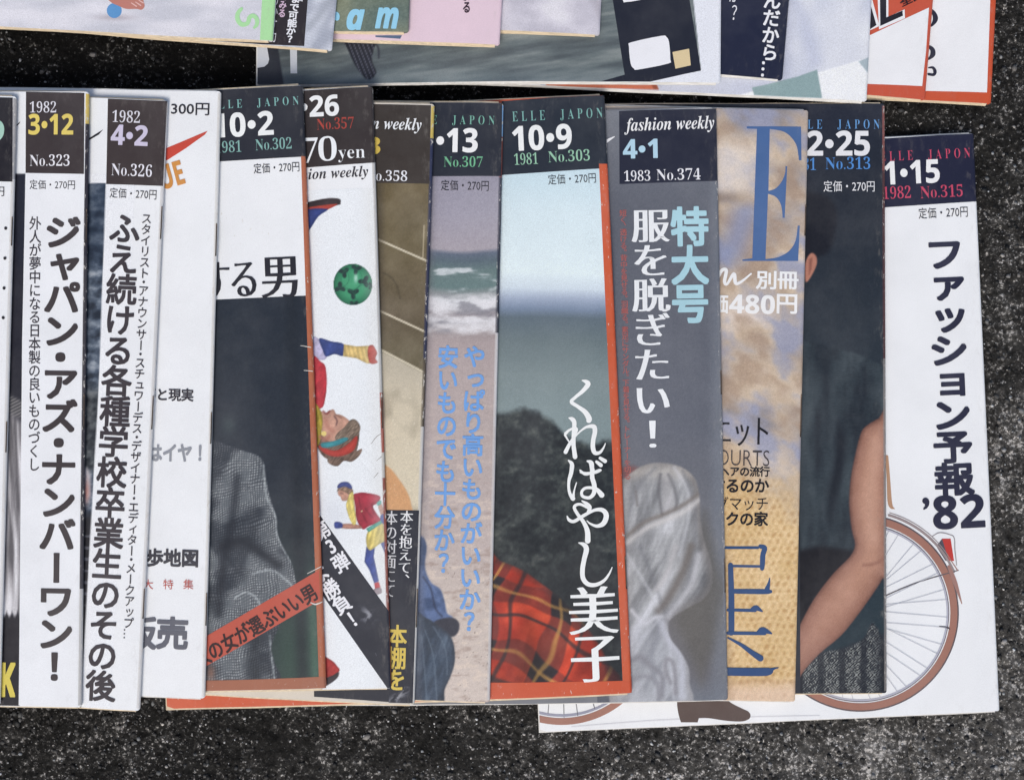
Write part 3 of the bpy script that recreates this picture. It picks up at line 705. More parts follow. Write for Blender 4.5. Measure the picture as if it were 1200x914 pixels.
def paint_knit(x, y):
    u = x + 0.7 * y; v = y - 0.35 * x
    n1 = fbm(x * 0.7 + y * 0.3, v, 60, 71, 4); n2 = fbm(x, v * 1.3, 44, 75, 4)
    c = ramp(n1, [(0.25, (140, 134, 134)), (0.42, (178, 164, 152)), (0.58, (202, 184, 162)), (0.78, (218, 206, 196))]) * np.ones(x.shape + (1,))
    c = mx(c, (148, 154, 180), ss(0.46, 0.72, n2) * 0.8)
    c = mx(c, (160, 136, 116), ss(0.52, 0.30, n2) * 0.6)
    c = mx(c, (226, 216, 206), ss(150, 180, y) * ss(250, 215, y) * ss(900, 865, x) * 0.7)
    c = mx(c, (136, 148, 184), np.exp(-((x - 856 - (300 - y) * 0.35) / 18.0) ** 2) * ss(230, 250, y) * ss(330, 290, y) * 0.7)
    c = mx(c, (134, 116, 100), np.exp(-(((y - 232) / 8.0) ** 2)) * ss(890, 850, x) * 0.7)
    k = ss(515, 600, y + 0.35 * (910 - x) * 1.4 - 18 + 20 * (vn(x / 12, y / 12, 5) - .5))
    row = np.floor(y / 8.2); xx = x + (row % 2) * 4.3 + 1.6 * vn(x / 6, y / 6, 3); hx = ((xx / 8.6) % 1 - 0.5) * 8.6; hy = ((y / 8.2 + .25 * vn(x / 9, y / 9, 13)) % 1 - 0.5) * 8.2
    hx = hx + 2.2 * (vn(x / 7, y / 7, 33) - .5); hy = hy + 2.6 * (vn(x / 6, y / 6, 35) - .5)
    hole = np.exp(-(hx ** 2 * 0.20 + hy ** 2 * 0.11 + 0.10 * hx * hy))
    kn = ramp(vn(x / 30, y / 30, 8) * .5 + .5 * vn(x / 2.2, y / 2.2, 9), [(0, (204, 172, 118)), (1, (234, 208, 166))])
    kn = mx(kn, (166, 122, 72), hole * (0.15 + 0.85 * vn(x / 6, y / 6, 17)) * 0.8)
    c = mx(c, kn, k)
    c = mx(c, (222, 196, 178), ss(790, 812, y) * 0.7); c = mx(c, (158, 118, 84), np.exp(-((y - 797 - 4 * vn(x / 9, y / 9, 2)) / 4.0) ** 2) * 0.5 * vn(x / 5, y / 5, 2))
    c = mx(c, (150, 120, 92), ss(12, 0, x - 853) * ss(600, 700, y) * 0.25)
    return gr(x, y, c, 7, 1.8)
def paint_wrap(x, y):
    c = ramp(y, [(126, (124, 128, 136)), (240, (96, 100, 110)), (500, (100, 104, 114)), (620, (112, 114, 120)), (690, (108, 106, 106)), (790, (104, 104, 110)), (822, (112, 118, 128))]) * np.ones(x.shape + (1,))
    c = mx(c, (116, 122, 132), ss(826, 842, x) * 0.7)
    c = mx(c, (66, 70, 84), ss(724, 714, x) * ss(240, 300, y) * 0.6)
    c = mx(c, (94, 92, 88), mk(x, y, [(826, 600), (838, 650), (850, 690), (836, 760), (822, 800), (792, 730), (800, 660)], 10) * 0.7)
    c = mx(c, (120, 76, 76), mk(x, y, [(722, 548), (742, 546), (752, 550), (732, 562)], 4) * 0.8)
    sil = smooth([(715, 575), (730, 562), (750, 547), (772, 542), (798, 547), (815, 562), (820, 585), (821, 610), (826, 636), (832, 655), (835, 680), (826, 700), (806, 712), (790, 722), (783, 732), (786, 748), (798, 764), (807, 782), (808, 800), (806, 826), (715, 826)], 4, True)
    d = sdf(x, y, sil)
    # long folds falling from the crown
    ang = (x - 776) + 0.42 * (y - 560) - 14 * np.sin((y - 560) / 60.0)
    f = fbm(ang, y * 0.22, 15, 81, 3); f2 = fbm(x * .8 + y * .5, x * 0.5 - y * 0.25, 22, 85, 3)
    cc = ramp(f * 0.55 + f2 * 0.45, [(0.25, (104, 106, 110)), (0.42, (140, 142, 145)), (0.55, (166, 168, 171)), (0.75, (198, 200, 205))])
    cc = cc + ((fbm(ang * 1.1, y * 0.3, 5, 88, 3) - .5) * 34 + (np.sin((x + y) * 2.2) * np.sin((x - y) * 2.2)) * 3)[..., None]
    cc = mx(cc, (118, 114, 112), ss(-13, 0, d) * 0.65)
    cc = mx(cc, (196, 190, 182), np.exp(-((y - 553) / 9.0) ** 2) * 0.5)
    def crease(cc, pts, wd, col, k):
        return mx(cc, col, np.exp(-(pline(x, y, pts) / wd) ** 2) * k)
    cc = crease(cc, smooth([(774, 556), (772, 575), (774, 590), (776, 602)]), 2.2, (104, 104, 108), 0.75)
    cc = crease(cc, smooth([(783, 556), (790, 572), (793, 588), (791, 596)]), 2.2, (112, 112, 116), 0.7)
    cc = mx(cc, (172, 170, 172), mk(x, y, smooth([(776, 560), (784, 560), (790, 590), (784, 600), (776, 600)], 3, True), 4) * 0.5)
    for k_, p_ in enumerate(([(768, 548), (748, 570), (738, 600), (732, 640)], [(790, 548), (806, 575), (806, 610), (796, 650)], [(800, 552), (814, 590), (814, 640), (806, 680)], [(735, 650), (760, 690), (774, 716)], [(750, 640), (768, 684), (778, 716)], [(772, 726), (752, 750), (738, 780)], [(776, 730), (764, 764), (768, 800)], [(784, 735), (786, 770), (790, 820)])):
        cc = crease(cc, smooth(p_), 2.6, (206, 208, 214) if k_ % 2 else (118, 120, 126), 0.45)
    cc = crease(cc, smooth([(820, 578), (800, 592), (780, 602), (755, 612), (735, 628)]), 3, (122, 116, 112), 0.8)
    cc = crease(cc, smooth([(820, 585), (802, 599), (781, 609), (757, 619), (735, 636)]), 3.5, (206, 203, 202), 0.7)
    cc = crease(cc, [(745, 575), (747, 592)], 1.6, (120, 116, 116), 0.7)
    cc = crease(cc, smooth([(810, 640), (800, 670), (784, 700), (772, 716)]), 5, (108, 102, 98), 0.8)
    cc = crease(cc, smooth([(818, 650), (812, 680), (800, 700), (783, 722)]), 4, (196, 196, 202), 0.6)
    cc = crease(cc, smooth([(792, 640), (782, 670), (770, 690)]), 4, (190, 188, 190), 0.6)
    cc = crease(cc, smooth([(740, 715), (755, 730), (766, 724), (775, 722)]), 3, (212, 212, 218), 0.7)
    cc = crease(cc, smooth([(738, 775), (750, 770), (765, 782), (776, 792), (775, 815)]), 4, (110, 108, 112), 0.8)
    cc = crease(cc, smooth([(735, 798), (755, 792), (770, 800), (772, 822)]), 3, (120, 118, 122), 0.7)
    cc = crease(cc, smooth([(776, 730), (782, 748), (796, 766), (800, 785), (798, 815)]), 5, (204, 206, 216), 0.7)
    cc = crease(cc, smooth([(786, 800), (780, 785), (782, 772), (790, 780), (792, 812)]), 3, (120, 116, 118), 0.8)
    cc = mx(cc, (172, 178, 192), ss(690, 760, y) * 0.35)
    c = mx(c, cc, ss(1.6, -1.6, d))
    return gr(x, y, c, 7, 1.5)
def paint_tartan(x, y):
    c = ramp(y, [(190, (198, 222, 232)), (250, (214, 230, 236)), (320, (220, 234, 238)), (335, (206, 220, 232)), (350, (150, 166, 196)), (360, (128, 146, 176)),
                 (371, (100, 114, 124)), (400, (106, 120, 124)), (440, (124, 138, 140)), (500, (128, 144, 146)), (540, (112, 126, 128)), (800, (80, 90, 92))])
    yy = y + 4 * (fbm(x, y, 60, 91, 2) - 0.5)
    c = ramp(yy + 1.2 * np.sin(x / 30), [(190, (194, 218, 228)), (250, (212, 229, 235)), (320, (222, 236, 240)), (338, (206, 219, 229)), (350, (160, 173, 194)), (362, (122, 138, 160)),
                 (372, (98, 112, 122)), (400, (108, 122, 126)), (440, (126, 140, 142)), (500, (130, 146, 148)), (540, (114, 128, 130)), (800, (80, 90, 92))]) * np.ones(x.shape + (1,))
    n = fbm(x, y * 1.5, 20, 95, 5) * .6 + .4 * fbm(x, y, 5, 99, 3)
    tree = np.interp(x, [570, 600, 615, 632, 650, 665, 690, 712, 735], [488, 481, 479, 484, 496, 512, 522, 516, 512]) + (fbm(x, y, 7, 96, 3) - .5) * 7
    tc = ramp(n, [(0.3, (30, 35, 40)), (0.5, (44, 50, 53)), (0.68, (70, 76, 75)), (0.85, (108, 110, 104))])
    tc = mx(tc, (36, 40, 44), ss(600, 720, y) * 0.6)
    c = mx(c, tc, ss(-5, 6, y - tree))
    edge = smooth([(566, 650), (586, 657), (612, 668), (632, 682), (648, 694), (664, 708), (682, 728), (700, 752), (712, 775), (718, 802), (566, 806)], 4, True)
    d = sdf(x, y, edge)
    wx = x + 13 * (fbm(x, y, 58, 101, 2) - 0.5) * 2 + 5 * np.sin(y / 26); wy = y + 14 * (fbm(x, y, 62, 103, 2) - 0.5) * 2
    a = math.radians(24); u = wx * math.cos(a) + wy * math.sin(a); v = -wx * math.sin(a) + wy * math.cos(a)
    def band(q, per, off, wd): return ss(wd / 2 + 1.6, wd / 2 - 1.6, np.abs(((q - off) / per + 0.5) % 1 - 0.5) * per)
    pc = ramp(fbm(x, y, 30, 105, 3), [(0.3, (164, 50, 36)), (0.6, (206, 74, 48)), (0.8, (222, 92, 60))])
    tw = 0.75 + 0.25 * np.sin((x - y) * 2.0)
    pc = mx(pc, (92, 44, 44), band(u, 80, 12, 26) * 0.62); pc = mx(pc, (96, 42, 42), band(v, 76, 6, 24) * 0.62)
    pc = mx(pc, (34, 34, 42), band(u, 80, 12, 26) * band(v, 76, 6, 24) * 0.92)
    pc = mx(pc, (38, 36, 44), band(u, 80, 40, 4) * 0.7); pc = mx(pc, (38, 36, 44), band(v, 76, 36, 5) * 0.7)
    pc = mx(pc, (208, 160, 84), band(u, 80, 12, 4.2) * 0.85 * tw); pc = mx(pc, (206, 158, 84), band(v, 76, 6, 3.6) * 0.8 * tw)
    sh = fbm(u, v * 0.4, 24, 107, 3)
    pc = pc * (0.62 + 0.62 * sh)[..., None]
    pc = mx(pc, (34, 36, 42), ss(-9, 0, d) * 0.35)
    pc = mx(pc, (30, 32, 40), mk(x, y, [(702, 742), (724, 744), (730, 806), (714, 806)], 4) * 0.5)
    c = mx(c, pc, ss(1.5, -1.5, d))
    return gr(x, y, c, 6, 1.6)
def paint_beach(x, y):
    c = ramp(y + 1.5 * np.sin(x / 15), [(200, (146, 144, 158)), (250, (156, 153, 166)), (292, (166, 160, 168)), (297, (98, 108, 124)), (305, (92, 106, 116)), (318, (104, 124, 124)), (336, (104, 126, 126)), (344, (140, 146, 148)),
             (352, (214, 216, 220)), (362, (196, 196, 200)), (368, (150, 144, 148)), (376, (206, 206, 210)), (386, (190, 186, 188)), (392, (160, 150, 150)), (402, (170, 158, 158)), (470, (176, 164, 162)), (640, (184, 172, 168)), (700, (194, 182, 174)), (824, (202, 190, 182))]) * np.ones(x.shape + (1,))
    wv = fbm(x, y * 3.2, 26, 111, 4)
    c = mx(c, (222, 226, 230), ss(0.50, 0.74, wv) * ss(306, 316, y) * ss(350, 338, y) * 0.75)
    c = mx(c, (222, 222, 226), ss(0.42, 0.70, wv) * ss(342, 350, y) * ss(398, 384, y) * 0.85)
    c = mx(c, (128, 128, 136), ss(0.50, 0.28, wv) * ss(342, 350, y) * ss(395, 384, y) * 0.7)
    sn = fbm(x, y * 2.4, 13, 115, 4)
    c = mx(c, (150, 130, 120), ss(0.58, 0.78, sn) * ss(440, 700, y) * 0.5); c = mx(c, (222, 206, 190), ss(0.45, 0.3, sn) * ss(400, 640, y) * 0.45)
    c = mx(c, (112, 98, 92), (vn(x / 2.4, y / 1.2, 7) > 0.93) * ss(600, 700, y) * 0.7)
    # seated figure in denim, seen from behind
    jk = smooth([(480, 634), (494, 628), (500, 640), (498, 664), (505, 682), (516, 690), (521, 704), (524, 718), (531, 724), (530, 740), (510, 742), (480, 740)], 4, True)
    c = mx(c, ramp(fbm(x, y, 12, 121, 3), [(0.3, (60, 78, 112)), (0.7, (92, 112, 152))]), mk(x, y, jk, 1.5))
    c = mx(c, (44, 52, 76), np.exp(-(pline(x, y, smooth([(496, 676), (505, 690), (510, 712), (518, 722)])) / 1.3) ** 2) * 0.7)
    c = mx(c, (52, 54, 66), mk(x, y, smooth([(508, 730), (520, 724), (532, 724), (538, 730), (537, 740), (530, 746), (516, 744)], 4, True), 1.5))
    tr = smooth([(480, 722), (500, 724), (515, 734), (527, 744), (532, 756), (533, 775), (528, 792), (521, 808), (517, 826), (478, 826)], 4, True)
    d = sdf(x, y, tr)
    f = fbm(x + 0.3 * y, (y - 0.2 * x) * 0.25, 9, 125, 3)
    tcol = mx(ramp(f, [(0.3, (46, 58, 74)), (0.55, (62, 76, 94)), (0.78, (88, 104, 122))]), (44, 52, 64), ss(-6, 0, d) * 0.6)
    for p in ([(498, 738), (508, 770), (512, 820)], [(508, 734), (522, 760), (524, 790)], [(494, 745), (498, 790), (500, 820)]):
        tcol = mx(tcol, (108, 124, 140), np.exp(-(pline(x, y, smooth(p)) / 1.0) ** 2) * 0.45)
    c = mx(c, tcol, ss(1.2, -1.2, d))
    c = mx(c, (110, 108, 118), ss(12, 0, x - (505 - (y - 200) * 0.03)) * 0.35)
    return gr(x, y, c, 9, 1.5)
def paint_tiles(x, y):
    c = ramp(y, [(212, (112, 100, 74)), (280, (112, 102, 78)), (370, (104, 94, 76)), (415, (112, 104, 84)), (600, (108, 98, 80))]) * np.ones(x.shape + (1,))
    c = gr(x, y, c, 16, 24, 131)
    low_ = y - (412 + (x - 450) * 0.52)
    c = mx(c, ramp(y, [(430, (186, 178, 160)), (480, (206, 196, 174)), (600, (212, 202, 178))]) * np.ones(x.shape + (1,)), ss(-1, 3, low_))
    c = mx(c, (150, 142, 124), ss(.5, .3, fbm(x, y, 40, 135, 3)) * ss(-1, 3, low_) * 0.5)
    for a, b_ in (((440, 279.5), (506, 308.5)), ((440, 362), (504, 391.5)), ((440, 406.5), (504, 440))):
        c = mx(c, (206, 198, 176), ss(1.6, 0.6, seg(x, y, a, b_)[0]))
    c = mx(c, (196, 184, 158), ss(1.3, 0.6, seg(x, y, (497, 265), (495.5, 304))[0]) * 0.7)
    c = mx(c, (72, 66, 52), np.exp(-(pline(x, y, smooth([(449, 320), (458, 325), (465, 335), (469, 350)])) / 1.0) ** 2) * 0.6)
    c = mx(c, (206, 158, 114), mk(x, y, smooth([(440, 546), (455, 547), (468, 562), (478, 578), (482, 592), (481, 606), (440, 606)], 4, True), 1.2))
    c = mx(c, (60, 54, 46), ss(455, 443, x) * ss(430, 380, y) * 0.5)
    dots = (vn(x / 2.3, y / 2.3, 9) > 0.93) * ss(420, 480, y) * ss(600, 560, y)
    c = mx(c, (232, 226, 210), dots * 0.5)
    return gr(x, y, c, 7, 1.8)
def paint_tweed(x, y):
    c = mx(C3(x, (40, 47, 57)), (60, 92, 78), ss(640, 780, y) * ss(300, 350, x) * 0.9)
    c = mx(c, (52, 66, 62), ss(560, 700, y) * 0.5)
    c = mx(c, (34, 40, 48), np.exp(-((x - 346 - (y - 500) * .03) / 9.0) ** 2) * 0.7); c = mx(c, (84, 116, 100), np.exp(-((x - 366 - (y - 700) * .04) / 6.0) ** 2) * ss(640, 720, y) * 0.5)
    c = mx(c, (78, 96, 92), np.exp(-(((x - 268) / 8.0) ** 2 + ((y - 498) / 10.0) ** 2)) * 0.35)
    sil = smooth([(236, 517), (252, 517), (266, 521), (284, 528), (300, 533), (309, 542), (312, 562), (317, 585), (324, 606), (325, 624), (332, 642), (340, 656), (345, 672), (347, 686), (344, 700), (336, 715), (322, 745), (318, 760), (321, 775), (324, 800), (236, 802)], 4, True)
    d = sdf(x, y, sil)
    fold = fbm(x + .35 * y, y - .2 * x, 34, 141, 3)
    light = ss(0.34, 0.64, fold)
    wxx = x + 5 * (fbm(x, y, 30, 143, 2) - .5) * 2; wyy = y + 7 * (fbm(x, y, 30, 145, 2) - .5) * 2 + (x - 236) * 0.22
    th = (0.5 + 0.5 * np.sin(wxx * 2.25)) * (0.5 + 0.5 * np.sin(wyy * 2.05)); st1 = ss(0.2, 0.8, 0.5 + 0.5 * np.sin(wxx * 0.30)); st2 = ss(0.3, 0.9, 0.5 + 0.5 * np.sin(wyy * 0.26 + 1))
    tt = np.clip(th * 1.5 * (0.35 + 0.75 * np.maximum(st1, st2)), 0, 1) * (0.35 + 0.65 * vn(x / 1.2, y / 1.2, 3))
    jc = ramp(light, [(0, (46, 52, 61)), (1, (88, 94, 100))])
    jc = mx(jc, (206, 212, 214), tt * (0.38 + 0.6 * light))
    jc = mx(jc, (40, 44, 52), (1 - th) * ss(.3, .9, np.maximum(st1, st2)) * 0.35)
    jc = mx(jc, (32, 37, 46), np.exp(-(pline(x, y, smooth([(262, 640), (284, 634), (306, 648), (326, 662)])) / 7.0) ** 2) * 0.85)
    jc = mx(jc, (30, 35, 44), np.exp(-(pline(x, y, smooth([(278, 560), (272, 610), (262, 660), (256, 720)])) / 6.0) ** 2) * 0.65)
    jc = mx(jc, (34, 40, 48), np.exp(-(pline(x, y, smooth([(302, 742), (296, 765), (300, 800)])) / 8.0) ** 2) * 0.6)
    for p in ([(309, 545), (312, 580), (323, 606), (326, 630), (342, 660)], [(296, 672), (318, 668), (336, 680), (345, 690)], [(316, 745), (318, 765), (322, 798)], [(276, 700), (288, 694), (300, 700), (306, 712)]):
        jc = mx(jc, (186, 194, 196), np.exp(-(pline(x, y, smooth(p)) / 1.4) ** 2) * (0.2 + 0.7 * vn(x / 2, y / 2, 5)))
    jc = mx(jc, (40, 46, 54), ss(300, 250, y - 500) * 0)
    c = mx(c, jc, ss(1.2, -1.2, d))
    c = mx(c, (30, 34, 42), ss(262, 240, x + (y - 352) * 0.03) * ss(520, 470, y) * 0.5)
    c = mx(c, (150, 104, 84), np.exp(-(((x - 247) / 5.0) ** 2 + ((y - 788) / 9.0) ** 2)) * 0.6)
    c = mx(c, (158, 104, 80), ss(0.0, 1.0, y - 796.5))
    return gr(x, y, c, 5, 1.6)
def paint_rocks(x, y):
    n = fbm(x, y * 2.2, 22, 151, 4); n2 = fbm(x + y * .6, y - .4 * x, 7, 155, 4)
    c = ramp(n * .6 + n2 * .4, [(0.32, (34, 42, 54)), (0.5, (72, 84, 100)), (0.66, (132, 142, 154)), (0.82, (178, 184, 190))]) * np.ones(x.shape + (1,))
    c = mx(c, (44, 56, 74), ss(330, 280, y) * 0.5)
    c = mx(c, ramp(n2, [(0.3, (28, 32, 38)), (0.7, (84, 88, 90))]), ss(440, 470, y) * ss(560, 545, y) * 0.85)
    c = mx(c, (206, 200, 206), mk(x, y, [(96, 546), (102, 548), (106, 556), (106, 580), (96, 596)], 3) * 0.8)
    c = mx(c, (176, 120, 112), np.exp(-(((x - 101) / 4) ** 2 + ((y - 576) / 13) ** 2)) * 0.8)
    c = mx(c, (30, 28, 32), ss(596, 612, y) * 0.85); c = mx(c, (120, 122, 134), (np.abs(np.sin(y / 4.3)) > 0.93) * ss(615, 620, y) * ss(720, 700, y) * 0.6)
    # the white column printed beside it
    e = np.interp(y, [205, 217, 456, 684, 825], [124.5, 124, 115.5, 102.5, 95])
    c = mx(c, WHITE, ss(-0.7, 0.7, x - e)); c = mx(c, WHITE, ss(215.5, 214.5, y))
    return gr(x, y, c, 3, 1.6)
def paint_hair(x, y):
    c = C3(x, (34, 34, 44)); c = mx(c, (50, 56, 70), ss(16, 26, x) * ss(330, 300, y) * 0.4)
    kn = ramp(0.5 + 0.5 * np.sin(y * 1.6 + x * .8), [(0, (60, 60, 64)), (1, (150, 148, 146))])
    c = mx(c, kn, ss(466, 472, y + 0.5 * (24 - x)) * ss(492, 486, y) * 0.8)
    h = fbm(x * 1.0 + 4 * np.sin(y / 60), y * 0.07, 5, 161, 3)
    hc = ramp(h, [(0.25, (96, 94, 98)), (0.5, (164, 162, 166)), (0.78, (222, 222, 226))])
    hc = mx(hc, (122, 118, 120), ss(12, 3, x) * 0.5 * ss(640, 600, y))
    c = mx(c, hc, ss(484, 500, y + 0.6 * (24 - x)) * ss(725, 718, y + 5 * np.sin(x)))
    c = mx(c, (32, 31, 38), ss(718, 726, y))
    e = np.interp(y, [203, 456, 684, 826], [30, 28, 26, 22.5])
    c = mx(c, WHITE, ss(-0.7, 0.7, x - e)); c = mx(c, WHITE, ss(204.5, 203.5, y))
    return gr(x, y, c, 4, 1.6)
def paint_cloth(x, y):
    n = fbm(x * .8 + y * .5, (y - .8 * x) * .5, 60, 171, 3)
    c = ramp(n, [(0.3, (192, 198, 214)), (0.5, (212, 216, 226)), (0.7, (226, 230, 236))]) * np.ones(x.shape + (1,))
    c = mx(c, (186, 192, 212), np.exp(-(pline(x, y, [(922, -20), (940, 20), (955, 70)]) / 9.0) ** 2) * 0.6)
    c = mx(c, (176, 182, 204), ss(16, 0, x - (922 - y * .05)) * 0.5)
    c = mx(c, (234, 237, 241), ss(0, 2.5, y - (95 - (x - 920) * 0.29)))
    c = mx(c, (140, 164, 166), mk(x, y, [(881, 103), (900, 99), (935, 90), (957.5, 82), (960, 95), (963.5, 115.5), (920, 114), (884, 112)], 0.8))
    c = mx(c, (166, 182, 190), mk(x, y, [(1006, 72.5), (1019, 67), (1018, 87)], 0.8))
    c = mx(c, (196, 112, 84), mk(x, y, [(640, 98), (770, 100), (772, 105.5), (640, 102)], 0.8)); c = mx(c, (150, 82, 60), mk(x, y, [(763, 99), (769, 99), (772, 105), (766, 105)], 0.8))
    return gr(x, y, c, 4, 1.6)
def paint_grey(x, y):
    n = fbm(x * 0.22 + y * .12, y * 1.6 + x * .22, 14, 181, 4)
    c = ramp(n, [(0.3, (84, 92, 96)), (0.5, (104, 114, 116)), (0.72, (130, 138, 138))]) * np.ones(x.shape + (1,))
    c = mx(c, (70, 78, 84), ss(.5, .7, fbm(x * .3, y + x * .15, 26, 185, 3)) * 0.45)
    c = mx(c, (96, 112, 122), ss(70, 100, y) * 0.4)
    c = mx(c, (44, 48, 58), mk(x, y, [(300, -60), (318, -60), (326, 57), (332.5, 100), (300, 100)], 1.2))
    strap = smooth([(402, 40), (442, 40), (438, 58), (436, 72), (441, 86), (431, 94), (418, 80), (409, 62)], 4, True)
    d = sdf(x, y, strap); s2 = np.sin((x + (y - 40) * -0.4) * 1.2)
    c = mx(c, ramp(s2, [(-1, (34, 36, 44)), (0.7, (50, 52, 62)), (1, (96, 98, 112))]) * np.ones(x.shape + (1,)), ss(1, -1, d))
    c = mx(c, (52, 54, 64), np.exp(-(pline(x, y, smooth([(436, 46), (443, 56), (444, 68)])) / 1.2) ** 2) * 0.9)
    e = 822 + (x * 0)
    c = mx(c, (226, 230, 238), mk(x, y, [(806, -60), (850, -60), (850, 104), (690, 104), (700, 99.5), (812, 85), (821.5, 83)], 0.7))
    return gr(x, y, c, 3, 1.6)
def paint_lav(x, y):
    n = fbm(x * .6 + y, y - x * .7, 40, 191, 3)
    c = ramp(n, [(0.3, (186, 184, 196)), (0.6, (208, 206, 216)), (0.8, (220, 219, 226))]) * np.ones(x.shape + (1,))
    c = mx(c, (160, 156, 166), np.exp(-(pline(x, y, [(690, -10), (700, 6), (706, 24)]) / 5.0) ** 2) * 0.5)
    return gr(x, y, c, 3, 1.6)
def paint_olive(x, y):
    c = ramp(fbm(x, y, 40, 195, 3), [(0.3, (98, 114, 108)), (0.7, (128, 136, 118))]) * np.ones(x.shape + (1,))
    c = mx(c, (136, 136, 108), ss(20, -20, y) * 0.5)
    return gr(x, y, c, 16, 1.8)
def paint_fabric(x, y):
    c = ramp(fbm(x + .8 * y, y * .4 - .5 * x, 22, 201, 2), [(0.3, (164, 170, 184)), (0.6, (204, 209, 220)), (0.8, (224, 227, 234))]) * np.ones(x.shape + (1,))
    c = mx(c, (150, 156, 168), np.exp(-(pline(x, y, [(392, -6), (378, 14), (362, 32)]) / 6.0) ** 2) * 0.6)
    c = c + (5 * np.sin((y - 0.3 * x) * 1.7))[..., None]
    return gr(x, y, c, 3, 1.6)
def paint_floor(x, y):
    c = ramp(fbm(x * .4, y * 1.5, 26, 205, 3), [(0.3, (198, 200, 210)), (0.7, (220, 220, 228))]) * np.ones(x.shape + (1,))
    c = mx(c, (168, 160, 168), np.exp(-(((x - 134) / 22.0) ** 2 + ((y - 21) / 3.4) ** 2)) * 0.65)
    return gr(x, y, c, 4, 1.6)

# ================================================================== LOWER ROW (right to left: each lies over the one before)
low = Row()
PRICE = '定価・270円'
def masthead(m, box, c): m.fit('masthead', serb('ELLE') + '  ' + serb('JAPON'), box, c, 'serif', spacing=1.75)

# --- rightmost, bicycle cover
m = Mag(low, (1142, 156.5), (1172.5, 833), 'white magazine with a bicycle wheel and a red tail light, rightmost of the lower row', LOW, W=0.2150, pages=M_page_white)
m.poly('issue_label', [(600, 190), (1142, 156), (1147.5, 236), (605, 272)], (38, 40, 60))
masthead(m, (1031, 178, 1137, 191), (196, 78, 104))
m.fit('issue_date', sansb('1') + '•' + sansb('15'), (1036, 190, 1100, 217), (236, 238, 243), 'num')
m.fit('issue_year', serb('1982'), (1034, 219, 1067, 234), (196, 78, 104), 'serif')
m.fit('issue_number', serb('No.315'), (1078, 218, 1128, 233), (196, 78, 104), 'serif')
m.fit('price_print', PRICE, (1076, 244, 1134, 257), (52, 52, 62), 'reg')
m.run('headline', 'ファッション予報', (1106, 279), (1119, 580), 45, (46, 47, 66), 'heavy')
m.fit('headline', '’' + sansb('82'), (1081, 582, 1153, 621), (46, 47, 66), 'num')
def arc(cx, cy, r, a0, a1, w, k=14, wob=0): return [(cx + r * math.cos(math.radians(a0 + (a1 - a0) * i / k)), cy + r * math.sin(math.radians(a0 + (a1 - a0) * i / k)), w) for i in range(k + 1)]
cx, cy = 1008, 718
m.ribbon('wheel_tyre_print', [arc(cx, cy, 109.8, -80, 150, 8.4, 30)], (158, 114, 100), 0.00010, 2)
m.ribbon('wheel_rim_print', [arc(cx, cy, 102.5, -80, 150, 2.6, 30)], (176, 178, 192), 0.00010, 2)
m.ribbon('wheel_edge_print', [arc(cx, cy, 114.8, -80, 140, 1.6, 30), arc(cx, cy, 103.8, -80, 140, .8, 30)], (92, 82, 86), 0.00012, 2)
m.ribbon('mudguard_print', [arc(cx + 1, cy, 119, -74, -24, 3, 14), arc(cx + 1, cy, 122, -74, -30, 1, 14)], (150, 138, 138), 0.00010, 2)
m.ribbon('mudguard_print', [[(1112, 664, 4), (1119, 682, 5), (1127, 707, 1)], [(1110, 650, 1.2), (1122, 668, 1.2)]], (158, 122, 114), 0.00013)
sp = []
for k in range(-16, 30):
    a = math.radians(-64 + k * 9.2 + (2.5 if k % 2 else 0)); hx, hy = cx - 22 + 10 * math.cos(a + 1.2), cy + 22 * math.sin(k * 1.7) * .4
    sp.append([(hx, hy, 0.6), (cx + 102 * math.cos(a), cy + 102 * math.sin(a), 0.6)])
m.ribbon('spoke_print', sp, (188, 190, 198), 0.00009)
m.ribbon('spoke_print', [[(1020, 706, 1.4), (1070, 684, 1.4), (1123, 668, 1.2)]], (96, 92, 98), 0.00012)
m.poly('tail_light_print', [(1104, 631), (1114, 631), (1118, 657), (1112, 657)], (188, 62, 56))
m.poly('tail_light_print', [(1097, 640), (1104, 631), (1112, 657), (1108, 657)], (84, 80, 90))
m.ribbon('tail_light_frame_print', [[(1093, 628, 1), (1101, 624, 1.2), (1112, 626, 1.2), (1118, 630, 1.2), (1119, 645, 1.2), (1121, 662, 1)]], (150, 146, 150), 0.00013)
m.ribbon('valve_print', [[(1101, 734, 1.5), (1110, 735, 2.2), (1113, 737, 1)]], (70, 68, 76), 0.00013)
m.ribbon('basket_print', [[(1039, 535, 4), (1041, 560, 4), (1043, 590, 5), (1048, 596, 1)]], (178, 140, 112), 0.0001)
m.ribbon('wheel_tyre_print', [arc(658, 735, 110, 40, 110, 8, 12)], (160, 116, 102), 0.00010, 2)
m.ribbon('wheel_rim_print', [arc(658, 735, 103, 40, 110, 3, 12)], (150, 152, 170), 0.00010, 2)
m.ribbon('spoke_print', [[(645, 800, 1), (642, 838, 1)], [(660, 800, 1), (661, 840, 1)], [(672, 800, 1), (677, 838, 1)], [(688, 800, 1), (697, 830, 1)]], (110, 112, 120), 0.00009)
m.poly('shoe_print', [(794, 812), (845, 814)] + smooth([(846, 815), (858, 824), (870, 830), (877, 833.5), (879.5, 838), (877, 842.5), (868, 845), (850, 844), (830, 841), (819, 841)]) + [(817.5, 846), (799, 846)] + smooth([(798, 846), (795.5, 838), (793.5, 826), (794, 813)]), (88, 74, 70), sm=False)
m.ribbon('crease', [[(670, 851, 1), (800, 842, 1.5), (960, 838, 1)]], (214, 215, 220), 0.00007)
b15 = m

